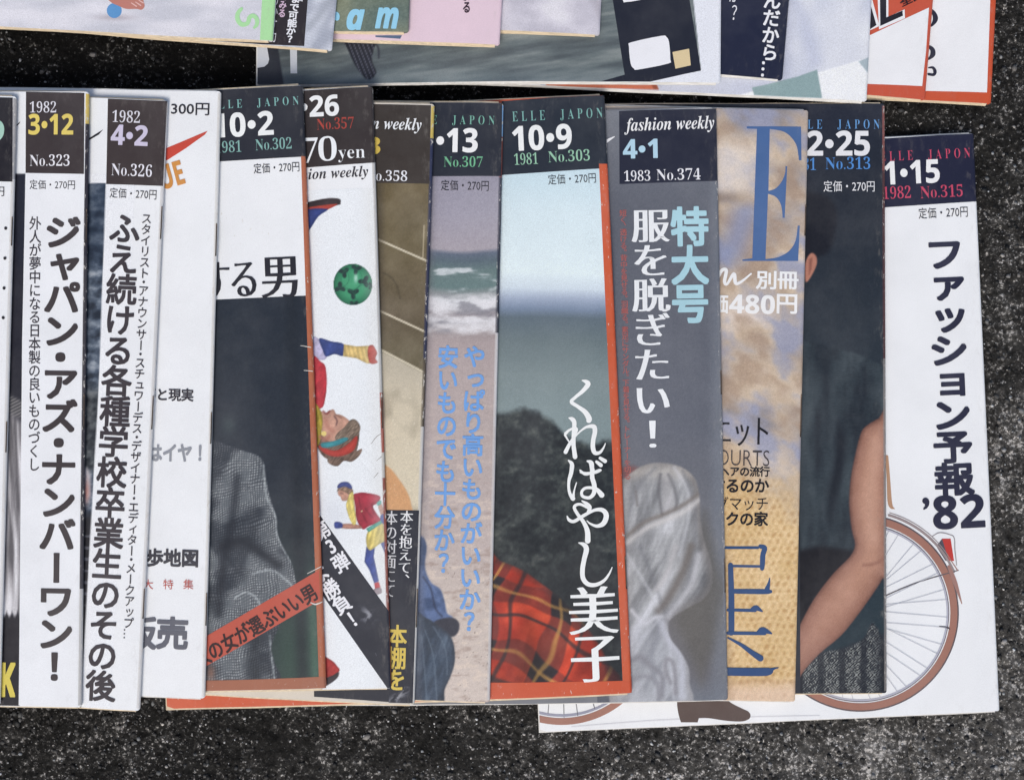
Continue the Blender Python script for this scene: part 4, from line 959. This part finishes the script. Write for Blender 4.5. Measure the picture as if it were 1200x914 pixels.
# --- dark jacket cover
m = Mag(low, (1037.5, 121.5), (1040, 812), 'dark cover with a bare arm and woven belt, left of the bicycle cover', LOW, cover=(44, 48, 58), W=0.215, spine=[(124, 200, (150, 96, 90)), (200, 420, (92, 60, 60)), (420, 810, (140, 136, 134))])
m.photo('cover_photo', (938, 123, 1040, 812), paint_jacket)
masthead(m, (925, 140.5, 1031, 153), (104, 156, 210))
m.fit('issue_date', sansb('12') + '•' + sansb('25'), (925, 154, 1019, 183), (228, 230, 234), 'num')
m.fit('issue_year', serb('1981'), (924, 185, 956, 200), (84, 140, 206), 'serif')
m.fit('issue_number', serb('No.313'), (967, 184, 1020, 199), (84, 140, 206), 'serif')
m.fit('price_print', PRICE, (965, 212, 1025, 225), (224, 226, 230), 'reg')

# --- tan knit cover with the big blue E
m = Mag(low, (948, 129.5), (932.5, 822), 'tan and blue knit cover with one huge blue capital letter', LOW, cover=(216, 200, 182), staples=[(240, 276), (462, 512)], pages=M_page_white)
m.photo('cover_photo', (838, 128, 948, 824), paint_knit)
m.poly('masthead', [(875, 148.5), (939, 148.5), (939.5, 188), (936.3, 188)] + smooth([(936, 184), (934, 172), (928, 162), (918, 154.5), (902, 151.5)]) + [(900.5, 224)] +
       smooth([(901, 224), (909, 221), (916, 213), (920, 203), (920.5, 195)]) + [(922.5, 195), (919.5, 255.5), (917, 255.5)] + smooth([(917, 252), (915, 240), (909, 231), (900, 227.5)]) + [(897, 304)] +
       smooth([(898, 303.8), (912, 301.5), (925, 294), (932.5, 282), (935, 264.5)]) + [(937.5, 264.5), (935.5, 306), (870, 306), (870, 304.3), (881.5, 303), (887, 151.5), (875, 151)], (76, 106, 154), 0.0001)
m.ribbon('price_print', [[(838, 334, 3), (845, 318, 4), (851, 317, 4), (849, 330, 4), (852, 333, 3), (860, 321, 4), (862, 332, 4), (869, 330, 3), (880, 321, 2)]], (236, 238, 243))
m.run('price_print', '別冊', (886, 328), (936, 328), 22, (236, 238, 243), 'bold', vertical=False)
m.fit('price_print', '価', (833, 344, 853, 367), (238, 239, 244), 'bold')
m.fit('price_print', sansb('480'), (855, 345, 908, 367), (238, 239, 244), 'num')
m.fit('price_print', '円', (911, 345, 934, 367), (238, 239, 244), 'bold')
m.run('headline', 'ニット', (836, 505), (903, 505), 38, (30, 29, 34), 'mincho', vertical=False)
m.fit('headline', 'COURTS', (826, 526, 902, 545), (70, 66, 68), 'thin')
m.run('headline', 'ヘアの流行', (843, 552.5), (902, 552.5), 12, (34, 33, 38), 'bold', vertical=False)
m.run('headline', 'するのか', (833, 569), (901, 569), 17.5, (30, 29, 34), 'bold', vertical=False)
m.run('headline', 'グマッチ', (838, 590), (901, 590), 17, (38, 36, 40), 'reg', vertical=False)
m.run('headline', 'ックの家', (833, 608), (900, 608), 17, (30, 29, 34), 'bold', vertical=False)
m.ribbon('title_print', [[(845, 641.5, 3.4), (888, 641.5, 3.4)], [(891, 640, 5), (896, 642, 6), (894, 650, 6), (893.5, 660, 6), (893, 666, 5)], [(855, 663, 3), (892, 663.5, 3)],
    [(856, 662, 6), (857, 700, 7), (857, 741, 7)], [(857, 692.5, 5.5), (895, 693, 6), (903, 693, 4)], [(899, 690, 6), (901, 683, 3), (902, 677, 1)],
    [(853, 714.5, 3.4), (885, 715, 3.8)], [(881, 713, 3), (886, 712, 6), (893, 716, 2)], [(853, 741.5, 4), (896, 742, 4)], [(888, 740, 3), (894, 738, 7), (904, 742, 2)],
    [(853, 747, 2), (868, 755, 4), (882, 765, 6), (891, 771, 7.5)], [(852, 786.5, 9.5), (880, 787, 9.5), (900, 786.5, 9), (906, 783.5, 3), (912, 782, 1)]], (50, 78, 122), 0.0001, 5)

# --- grey cover with wrapped head
m = Mag(low, (840, 127.5), (853.5, 820), 'grey cover showing a head wrapped in pale cloth, with a light blue three character title', LOW, cover=(116, 120, 128), spine=[(128, 330, (112, 118, 128)), (330, 818, (126, 130, 138))], staples=[(434, 462), (655, 694)], pages=M_page_white)
m.photo('cover_photo', (700, 126, 855, 822), paint_wrap)
m.poly('issue_label', [(725.5, 130.5), (840, 125.5), (842, 212), (726, 216)], (42, 45, 60))
m.fit('masthead', serbi('fashion weekly'), (731, 139, 837, 158.5), (236, 238, 243), 'reg', rot=0.8)
m.fit('issue_date', sansb('4') + '•' + sansb('1'), (730, 164, 770, 186), (178, 212, 230), 'num')
m.fit('issue_year', serb('1983'), (731, 200, 762, 213), (228, 230, 236), 'serif')
m.fit('issue_number', serb('No.374'), (769, 198, 821, 212), (228, 230, 236), 'serif')
m.ribbon('logo_print', [[(708, 168, 3.5), (714, 164, 3), (720, 160.5, 1)]], (232, 234, 238))
m.run('headline', '特大号', (808, 243), (809, 378), 43, (168, 208, 220), 'heavy')
m.run('headline', '服を脱ぎたい！', (762, 244), (765, 529), 43, (232, 236, 242), 'minchob')
m.run('subtitle', '短く、透ける。背中を見せる。羽織る。素足にサンダル。下着を見せる。トレーナーを切る', (730, 246), (735.5, 562), 8.2, (172, 98, 94), 'med')

# --- tartan cover
m = Mag(low, (708.5, 111.5), (741, 812), 'orange bordered cover with red tartan cloth and tall white brush lettering', LOW, cover=ORANGE, W=0.2160, wear=0.25, spine=[(112, 197, (44, 52, 60)), (197, 811, (200, 98, 68))], staples=[(652, 690)], fan=0.0012)
m.photo('cover_photo', (570, 190, 733, 799.5), paint_tartan)
m.poly('cover_border', [(702, 192), (713, 192), (743, 814), (730.5, 814)], (200, 94, 62), 0.00009, wear=0.35)
m.poly('cover_border', [(560, 799.5), (731, 797.5), (743, 798), (743, 813), (560, 821)], (198, 88, 58), 0.00012, wear=0.2)
m.poly('issue_label', [(588, 119), (709, 110), (712, 197), (588, 205.5)], (44, 50, 60))
masthead(m, (600, 131, 706, 144.5), (126, 178, 172))
m.fit('issue_date', sansb('10') + '•' + sansb('9'), (600, 148.5, 669, 177.5), (236, 240, 244), 'num')
m.fit('issue_year', serb('1981'), (602, 180, 630, 194), (150, 196, 170), 'serif')
m.fit('issue_number', serb('No.303'), (642, 177, 691, 191), (150, 196, 170), 'serif')
m.fit('price_print', PRICE, (642, 205, 698, 217), (52, 56, 64), 'reg')
K = 7.03
f1 = lambda L: [(640 + x / K, 430 + y / K, w / K) for x, y, w in L]
K2 = 6.53
f2 = lambda L: [(640 + x / K2, 550 + y / K2, w / K2) for x, y, w in L]
m.ribbon('headline', [
    f1([(300, 112, 14), (330, 122, 34), (345, 145, 40), (300, 200, 32), (240, 250, 26), (208, 288, 30), (260, 325, 30), (320, 370, 40), (352, 420, 46), (352, 440, 44)]),
    f1([(190, 420, 14), (215, 430, 36), (232, 460, 36), (228, 540, 34), (226, 640, 34), (238, 740, 38)]),
    f1([(160, 548, 26), (190, 520, 20), (230, 505, 22), (250, 515, 26), (225, 580, 22), (190, 640, 28), (160, 700, 34)]),
    f1([(155, 560, 18), (185, 610, 12), (215, 650, 8)]),
    f1([(215, 600, 16), (270, 540, 14), (330, 495, 22), (390, 490, 38), (402, 530, 38), (388, 600, 36), (385, 660, 38), (400, 705, 36), (440, 705, 26), (470, 670, 16), (488, 630, 8)]),
    f1([(185, 770, 14), (212, 800, 34), (208, 860, 34), (195, 914, 28)]),
    f2([(200, -10, 26), (180, 60, 26), (172, 120, 22), (180, 180, 24), (205, 222, 36)]),
    f2([(205, 222, 28), (215, 160, 12), (232, 100, 8)]),
    f1([(445, 750, 26), (485, 775, 34)]), f1([(415, 780, 24), (450, 808, 34)]),
    f1([(340, 775, 16), (370, 790, 40), (378, 850, 34), (376, 914, 32)]),
    f1([(280, 850, 14), (320, 880, 26), (380, 870, 22), (440, 850, 26)]),
    f2([(265, 20, 18), (310, 30, 22), (380, 20, 24), (415, 5, 20)]),
    f2([(355, 0, 32), (352, 60, 34), (368, 120, 36), (365, 180, 32), (330, 215, 26), (280, 205, 24), (272, 170, 22), (300, 142, 22), (350, 140, 24), (390, 155, 30), (425, 195, 42)]),
    f2([(160, 355, 8), (175, 385, 24), (215, 395, 26), (290, 350, 26), (370, 310, 24), (430, 310, 34), (460, 350, 40), (440, 410, 38), (390, 432, 26), (340, 415, 16), (312, 392, 8)]),
    f2([(275, 240, 12), (310, 262, 28), (335, 290, 28), (320, 322, 20)]),
    f2([(330, 300, 18), (260, 265, 22), (215, 285, 24), (240, 340, 26), (285, 400, 30), (315, 470, 38), (318, 545, 42)]),
    f2([(250, 560, 10), (290, 575, 34), (308, 610, 40), (292, 680, 36), (278, 760, 36), (282, 830, 36), (320, 875, 34), (380, 880, 30), (440, 850, 24), (480, 800, 16), (505, 748, 7)]),
], (236, 240, 244), 0.00016, 5)
m.run('headline', '美', (695, 686), (695.5, 744), 57, (236, 240, 244), 'minchob')
m.run('headline', '子', (697, 740), (697.5, 800), 56, (236, 240, 244), 'minchob')

# --- beach cover
m = Mag(low, (590, 121), (574, 823), 'pale seaside cover with blue vertical lettering and a seated figure in denim', LOW, cover=(196, 186, 180), spine=[(122, 160, (128, 172, 216)), (160, 208, (130, 70, 62)), (208, 390, (52, 56, 70)), (390, 500, (214, 214, 216)), (500, 822, (206, 204, 204))], fan=0.0011)
m.photo('cover_photo', (486, 200, 590, 824), paint_beach)
m.poly('issue_label', [(480, 121), (588.5, 120), (587.5, 206.5), (480, 207)], (42, 46, 56))
masthead(m, (474, 135, 580, 147), (120, 176, 160))
m.fit('issue_date', '•' + sansb('13'), (512, 150.5, 560, 178.5), (236, 238, 243), 'num')
m.fit('issue_number', serb('No.307'), (520, 183, 566, 196), (112, 178, 140), 'serif')
m.fit('price_print', PRICE, (517, 211, 573, 223.5), (38, 38, 46), 'reg')
m.run('headline', 'やっぱり高いものがいいか？', (556.5, 405), (549.5, 741), 25, (112, 160, 220), 'bold')
m.run('headline', '安いものでも十分か？', (525.5, 405), (519.5, 673), 24, (112, 160, 220), 'bold')

# --- tiled olive cover
m = Mag(low, (509, 122), (485.5, 826), 'olive brown cover with pale tile lines above a black band with gold lettering', LOW, cover=(206, 200, 190), spine=[(124, 162, (206, 184, 98)), (162, 420, (54, 60, 88)), (420, 500, (92, 84, 74)), (500, 824, (208, 208, 206))], fan=0.0010, staples=[(690, 735)])
m.photo('cover_photo', (430, 212, 505, 600), paint_tiles)
m.poly('issue_label', [(400, 122), (505, 123.5), (503, 215.5), (400, 214)], (60, 54, 50))
m.poly('lower_band', [(440, 597), (491, 598), (483.5, 824), (368, 816), (368, 797), (440, 790)], (40, 43, 54), 0.0001)
m.fit('masthead', serbi('fashion weekly'), (391, 136, 495, 154), (232, 236, 242), 'reg', rot=-0.6)
m.fit('issue_date', sansb('3'), (430, 161, 446, 181), (206, 180, 84), 'num')
m.fit('issue_number', serb('No.358'), (429, 199, 478, 212), (226, 228, 234), 'serif')
m.run('headline', '本を抱えて、', (477, 598), (473, 684), 15, (226, 228, 230), 'mincho')
m.run('headline', '本の対面にて', (459, 598), (456, 700), 14, (206, 208, 212), 'mincho')
m.run('headline', '本棚を', (466, 732), (463.5, 809), 22, (214, 190, 92), 'bold')
m.photo('scuff', (456, 804, 480, 823), lambda x, y: mx(C3(x, (40, 43, 54)), (162, 164, 170), np.exp(-(pline(x, y, [(460, 822), (474, 808)]) / 5.) ** 2) * ss(.42, .6, fbm(x + y, y, 5, 3, 4)) * .85), eps=0.00012)

# --- white cover with football and running girl
m = Mag(low, (436.5, 101.5), (458.5, 806.5), 'white cover with a green football and a running figure in red and blue', LOW, spine=[(103, 190, (90, 88, 90)), (190, 460, (196, 196, 194)), (460, 530, (168, 90, 74)), (530, 560, (200, 198, 192)), (560, 805, (150, 84, 70))], staples=[(466, 502)])
m.poly('issue_label', [(330, 108), (437, 101.5), (440, 190.5), (330, 199)], (56, 50, 50))
m.fit('issue_date', '•' + sansb('26'), (352, 113.5, 397, 138), (236, 238, 243), 'num')
m.fit('issue_number', serb('No.357'), (371, 139, 415, 153), (168, 72, 62), 'serif')
m.fit('price_print', serb('7'), (352, 162, 373, 192), (232, 236, 240), 'serifn')
m.fit('price_print', serb('0'), (372, 160, 395, 190), (232, 236, 240), 'serifn')
m.fit('price_print', serb('yen'), (396, 176, 428, 191), (232, 236, 240), 'serif')
m.fit('masthead', serbi('fashion weekly'), (329, 200, 432, 216), (48, 46, 54), 'reg', rot=0.6)
m.photo('cover_photo', (352, 224, 459, 808), paint_runner, res=0.95)
m.poly('diagonal_band', [(366, 589), (374, 602), (455.5, 716), (458, 806), (454, 806.5), (366, 680)], (42, 45, 56), 0.00009)
m.run('headline', '第3弾', (371, 612), (405, 668), 19, (232, 234, 240), 'bold')
m.run('headline', 'よ勝負！', (369, 663), (419, 734), 20, (232, 234, 240), 'bold')
rr = random.Random(3)
m.ribbon('scuff', [[(434 + rr.gauss(0, 5), 718 + rr.gauss(0, 6), .6), (434 + rr.gauss(0, 5), 716 + rr.gauss(0, 7), rr.uniform(.8, 2.2))] for k in range(0)] or [[(440, 765, .5), (441, 768, .6)]], (92, 96, 108), 0.00012)
m.photo('scuff', (411, 706, 446, 737), lambda x, y: mx(C3(x, (42, 45, 56)), (158, 160, 168), np.exp(-((x - 431) / 8) ** 2 - ((y - 720) / 9.) ** 2) * ss(.42, .62, fbm(x, y, 6, 3, 4)) * .9), eps=0.00011)
m.ribbon('crease', [[(435, 520, .5), (441, 512, .9), (447, 508, .5)], [(438, 560, .5), (443, 554, .9)], [(441, 540, .5), (447, 535, .8)]], (150, 148, 146), 0.00009)

# --- tweed jacket cover
m = Mag(low, (354.5, 100), (382, 806.5), 'cover with a grey tweed jacket crossed by a slanting red caption band', LOW, W=0.2145, spine=[(102, 186, (48, 52, 60)), (186, 805, (178, 104, 76))], wear=0.1, fan=0.0013)
m.photo('cover_photo', (236, 352, 373, 797), paint_tweed)
m.poly('cover_border', [(352.5, 183), (359.5, 183), (384, 808), (374, 808)], (172, 102, 74), 0.00009, wear=0.3)
m.poly('cover_border', [(200, 799), (372, 793), (384, 793), (384, 808), (200, 815)], (160, 104, 82), 0.00012, wear=0.1)
m.poly('issue_label', [(200, 106), (356, 99), (358, 183.5), (200, 193)], (46, 48, 56))
masthead(m, (246, 118.5, 351, 130), (130, 182, 178))
m.fit('issue_date', sansb('10') + '•' + sansb('2'), (250, 134, 320.5, 162), (236, 240, 244), 'num')
m.fit('issue_year', serb('1981'), (252, 166, 283, 180), (132, 176, 170), 'serif')
m.fit('issue_number', serb('No.302'), (299, 163, 342, 177), (132, 176, 170), 'serif')
m.fit('price_print', PRICE, (297, 192, 351, 204), (38, 38, 46), 'reg')
m.fit('headline', 'す', (236, 308, 268, 352), (40, 40, 48), 'minchob')
m.fit('headline', 'る', (271, 308, 299, 349), (40, 40, 48), 'minchob')
m.fit('headline', '男', (306, 302, 347, 350), (40, 40, 48), 'minchob')
m.poly('caption_band', [(230, 752), (242, 745), (373.5, 668), (375, 703), (242, 780), (230, 787)], (186, 88, 72), 0.00012)
m.run('headline', '人の女が選ぶいい男', (229, 775), (370, 691), 22, (54, 36, 38), 'bold', vertical=False, eps=0.0002)
for q_ in ([(364, 706, .8), (370, 708, 1.6), (378, 705, .8)], [(360, 672, .6), (376, 664, 1)], [(352, 405, .5), (364, 407, 1)], [(356, 434, .5), (366, 435, 1)]):
    m.ribbon('tear', [q_], (222, 220, 214), 0.00022)

# --- plain white 300 yen cover
m = Mag(low, (258.5, 107), (239.5, 818.5), 'mostly plain white cover with grey captions and a red tick at its top', LOW, spine=[(109, 816, (222, 222, 220))], staples=[(262, 300), (483, 520), (695, 733)], pages=M_page_white)
m.fit('price_print', '300円', (201, 121, 246, 135), (46, 45, 52), 'med')
m.poly('logo_print', [(190, 176), (214, 166), (243, 153.5), (240, 158), (218, 174), (196, 188), (188, 190)], (196, 76, 62))
m.fit('masthead', sansb('UE'), (184, 196, 212, 224), (204, 142, 74), 'num', rot=17)
m.run('caption', '夢と現実', (168, 462), (227, 463), 15, (60, 58, 64), 'bold', vertical=False)
m.run('caption', 'にはイヤ！', (155, 530), (243, 531), 22, (146, 150, 158), 'heavy', vertical=False)
m.run('caption', '歩地図', (171, 653), (233, 654), 21, (58, 58, 66), 'heavy', vertical=False)
for ch_, x_ in (('大', 168), ('特', 191.5), ('集', 215)):
    m.fit('caption', ch_, (x_, 678.5, x_ + 12, 690), (188, 92, 84), 'reg')
m.run('caption', '販売', (145, 741), (221, 742), 38, (96, 98, 108), 'heavy', vertical=False)

# --- 4.2 cover
m = Mag(low, (196, 118), (163, 833), 'white cover with lavender date numerals on a brown label, left of the 300 yen cover', LOW, spine=[(120, 200, (210, 210, 212)), (200, 830, (216, 216, 216))], staples=[(242, 280), (464, 503), (690, 725)])
m.photo('cover_photo', (60, 205, 130, 832), paint_rocks)
m.poly('issue_label', [(126.5, 116), (195.5, 118.5), (190.5, 218), (124.5, 216)], (64, 56, 56))
m.poly('logo_print', [(98, 166), (108, 160), (121, 152), (116, 158), (104, 165), (98, 170)], (40, 40, 46))
m.fit('issue_year', serb('1982'), (132, 129, 165, 143.5), (222, 222, 230), 'serif', rot=0)
m.fit('issue_date', sansb('4') + '•' + sansb('2'), (131, 146, 174, 169.5), (206, 200, 222), 'num')
m.fit('issue_number', serb('No.326'), (131, 191, 179, 206), (228, 228, 236), 'serif')
m.fit('price_print', PRICE, (129, 220, 184, 232), (52, 50, 56), 'reg')
m.run('headline', 'ふえ続ける各種学校卒業生のその後', (147, 250), (117, 821), 35, (62, 57, 62), 'bold')
m.run('subtitle', 'スタイリスト・アナウンサー・スチュワーデス・デザイナー・エディター・メークアップ…', (172, 250), (149.5, 749), 12, (62, 58, 64), 'med')

# --- 3.12 cover
m = Mag(low, (103.5, 107.5), (94.5, 829), 'white cover with yellow date numerals and one bold black column of lettering', LOW, spine=[(109, 145, (214, 190, 106)), (145, 300, (52, 50, 60)), (300, 690, (70, 68, 74)), (690, 827, (190, 190, 190))], staples=[(245, 284), (462, 502)])
m.photo('cover_photo', (-14, 203, 30, 826), paint_hair)
m.poly('cover_border', [(30, 203), (99, 204), (97, 300), (90, 828), (22, 826), (26, 400)], WHITE, 0.00009)
m.poly('issue_label', [(30.5, 108), (98.5, 109), (98, 205), (30, 205)], (62, 55, 56))
m.poly('logo_print', [(19, 147), (24, 142.5), (23, 145), (19, 149)], (40, 40, 46))
m.fit('issue_year', serb('1982'), (35, 119, 67, 132.5), (222, 222, 230), 'serif')
m.fit('issue_date', sansb('3') + '•' + sansb('12'), (34, 134, 87, 158), (226, 206, 110), 'num')
m.fit('issue_number', serb('No.323'), (35, 181, 83, 195), (230, 230, 236), 'serif')
m.fit('price_print', PRICE, (35, 211, 89, 222), (52, 50, 56), 'reg')
m.run('headline', 'ジャパン・アズ・ナンバーワン！', (74, 253), (63.5, 800), 42, (64, 58, 60), 'heavy')
m.run('subtitle', '外人が夢中になる日本製の良いものづくし', (41.5, 254), (40, 552), 14, (58, 55, 62), 'med')
m.fit('headline', sansb('K'), (2, 777, 18, 815), (214, 198, 92), 'bold')

# --- partial cover at the left edge of the frame
m = Mag(low, (18.5, 113), (-1, 826), 'white cover cut off at far left, with black label and mint numeral', LOW, spine=[(115, 210, (170, 170, 172)), (210, 824, (218, 218, 218))], staples=[(254, 288), (494, 530)])
m.poly('issue_label', [(-80, 114), (14.5, 114.5), (14, 213), (-80, 212)], (34, 32, 38))
m.fit('issue_date', sansb('9'), (-13, 141, 5, 166), (166, 206, 190), 'num')
m.fit('price_print', '円', (-6, 219, 5, 230), (52, 50, 56), 'reg')
m.ribbon('headline', [[(6.3, 267.4, 3.6), (6.4, 267.8, 3.6)], [(5.4, 302.5, 3.6), (5.5, 302.9, 3.6)], [(4.4, 337.5, 3.6), (4.5, 337.9, 3.6)], [(3.4, 372.2, 3.6), (3.5, 372.6, 3.6)]], (40, 38, 44))
m.run('headline', 'フレンチ・ファッション', (-14, 240), (-28, 700), 33, (40, 38, 44), 'bold')

# ================================================================== UPPER ROW
up = Row()
m = Mag(up, (1170, -30), (1162.5, 121.5), 'white cover with a wide orange border, rightmost of the upper row', UP, H=0.28, cover=(196, 86, 56), pages=M_page)
m.poly('cover_panel', [(640, 106), (640, -500), (1165, -500), (1162, -30), (1157, 108.5), (1087, 107), (800, 102)], (234, 236, 241), 0.00008)
m.ribbon('headline', [[(1088, 10, 3), (1094, 16, 5), (1096, 23, 6), (1092, 30, 3), (1086, 33, 1)], [(1086, 54, 3), (1092, 58, 5), (1093, 64, 6), (1089, 69, 3), (1084, 71, 1)], [(1088, 80, 1.5), (1093, 80, 3), (1095.5, 84, 4), (1094, 88, 3.4), (1088, 87.5, 3)]], (44, 44, 60))

m = Mag(up, (1097, -30), (1085, 117), 'orange and white cover with a slanting block title, in the upper row', UP, H=0.28, cover=(194, 88, 66), pages=M_page)
m.poly('cover_panel', [(560, 230), (560, 100), (1010, 98.5), (1081, 101), (1085.5, 60), (1089, 9), (1021, 41), (1010, 46), (600, 235)], (234, 236, 240), 0.00008)
m.poly('title_print', [[(1012, -6), (1020, -8), (1030.5, 31), (1021, 35.5), (1014, 37)], [(1028, -10), (1041, -12), (1041, 20), (1060, 11.5), (1060.5, 22), (1030, 35)]], (232, 234, 238), 0.0001)
m.poly('title_print', [[(1012, 2), (1019, 2), (1027, 30), (1020, 34.5), (1014, 36)], [(1031, -10), (1038.5, -12), (1038.5, 21), (1057.5, 13), (1058, 19), (1031.5, 31)]], (40, 38, 46), 0.00012)
m.run('caption', '全国', (1055, 5), (1082, -8), 10, (48, 36, 40), 'bold', vertical=False)

m = Mag(up, (1023.6, -30), (1016.5, 118.5), 'pale cover with draped white cloth and a grey green triangle at its bottom edge', UP, H=0.28, cover=(226, 228, 232), pages=M_page_white)
m.photo('cover_photo', (640, -40, 1022, 119), paint_cloth)

m = Mag(up, (928, -30), (917.5, 93.5), 'plain navy cover with white vertical characters ending in dots', UP, H=0.28, cover=(38, 42, 62), pages=M_page_white)
m.run('headline', 'んだから…', (905.5, -9), (900.5, 92), 20, (232, 234, 240), 'bold')
m.run('headline', 'か？', (861, -17), (860, 26), 13, (226, 228, 236), 'reg')

m = Mag(up, (845.8, -30), (845, 97), 'grey green cover with a black slide mount and white margin in the upper row', UP, H=0.28, cover=(226, 230, 236), W=0.2142, pages=M_page_white)
m.photo('cover_photo', (300, -60, 846, 101), paint_grey, res=1.3)
m.poly('slide_mount_print', [(716, -12), (806, -12), (821.5, 83), (812, 85), (754, 98), (690, 100), (700, 97), (732, 88)], (40, 43, 54), 0.00009)
m.poly('slide_window_print', smooth([(737, 55), (740, 50), (775, 42.5), (781, 44), (784, 50), (785.5, 70), (783, 75), (748, 82), (743, 81), (739, 75)], 3, True), (232, 234, 240), 0.00012)
m.poly('slide_window_print', smooth([(726, -20), (752, -22), (754, -4), (752, 0), (734, 3), (730, 1)], 3, True), (232, 234, 240), 0.00012)
m.poly('slide_chip_print', [(788, 61.5), (807.5, 57.5), (809.5, 77), (791.5, 81)], (216, 198, 158), 0.00012)
m.poly('title_print', [[(301.8, 50), (312, 50), (315.5, 70), (314, 75), (310, 78.5), (301.8, 80)], [(339.5, 40), (347.8, 40), (348.3, 86.5), (340.5, 86.5)]], (206, 212, 222), 0.00012)

m = Mag(up, (706.5, -30), (703, 41), 'pale lavender grey cover, plain, just left of the slide mount cover', UP, H=0.28, cover=(206, 204, 212), pages=M_page)
m.photo('cover_photo', (560, -40, 709, 42), paint_lav)
m = Mag(up, (590.4, -30), (585.5, 52.5), 'pink cover in the upper row with two small black characters', UP, H=0.28, cover=(222, 200, 212), pages=M_page)
m.run('caption', 'よる', (546.5, -12), (547, 16), 9.5, (62, 46, 58), 'bold')
m.poly('corner_print', [(440, 42), (471, 42), (469, 46), (440, 44)], (88, 108, 138))
m = Mag(up, (481, -30), (478.5, 37.5), 'olive green cover with light blue italic letters', UP, H=0.28, cover=(112, 124, 112), pages=M_page)
m.photo('cover_photo', (380, -40, 481, 46), paint_olive)
m.fit('masthead', sansbi('a'), (407.5, 12, 427, 35), (150, 206, 232), 'bold')
m.fit('masthead', sansbi('m'), (441, 10, 467, 33), (150, 206, 232), 'bold')
m.ribbon('masthead', [[(389, 18, 6), (394, 18, 7), (395, 22, 6)]], (150, 206, 232))
m = Mag(up, (397, -30), (388.5, 59), 'cover with a black text panel beside shiny grey fabric, in the upper row', UP, H=0.28, cover=(206, 212, 222), pages=M_page)
m.photo('cover_photo', (340, -40, 398, 60), paint_fabric)
m.poly('text_panel', [(60, -300), (372, -300), (363, -30), (356.5, 54.5), (60, 42)], (52, 48, 52), 0.0001)
m.run('headline', 'まで可能か？', (347, -5), (339, 51), 11, (228, 230, 236), 'heavy')
m.run('caption', 'てみる', (333, -9), (330, 21), 9, (206, 182, 204), 'bold')
m.run('caption', 'わかす力', (323, -6), (320, 50), 7, (210, 212, 220), 'med')
m.run('caption', '層', (352, -10), (351.5, 2), 9, (210, 212, 220), 'bold')
m = Mag(up, (325, -30), (319.5, 48), 'pale cover with a small blue ball and green edge strip, in the upper row', UP, H=0.28, cover=(212, 212, 220), pages=M_page)
m.photo('cover_photo', (-20, -30, 308, 52), paint_floor)
m.poly('edge_strip', [(309, -40), (325, -40), (320.5, 49), (304.5, 47)], (172, 222, 164), 0.0001)
m.ribbon('title_print', [[(283, 11, 4), (279, 16, 5), (278.5, 23, 5.5), (283, 29, 5.5), (290, 28, 5), (292.5, 21, 5), (297, 19, 5), (301, 23, 5), (301, 29, 4.5), (298, 33, 3)]], (170, 220, 164))
m.poly('ball_print', [(134 + 8.8 * math.cos(k * math.pi / 12), 13 + 8.8 * math.sin(k * math.pi / 12)) for k in range(24)], (98, 152, 204), 0.0001)
m.poly('hand_print', [(124, -6), (165, -6), (168, 1), (169.5, 8), (166, 12), (160, 11), (148, 11), (138, 7), (130, 3)], (190, 128, 116), 0.00012, sm=True)
m.ribbon('nail_print', [[(154, 4, 1), (160, 8, 1.4)], [(159, 3, 1), (165, 7, 1.4)], [(163, 1, 1), (168, 4, 1.4)]], (226, 190, 184), 0.00014)
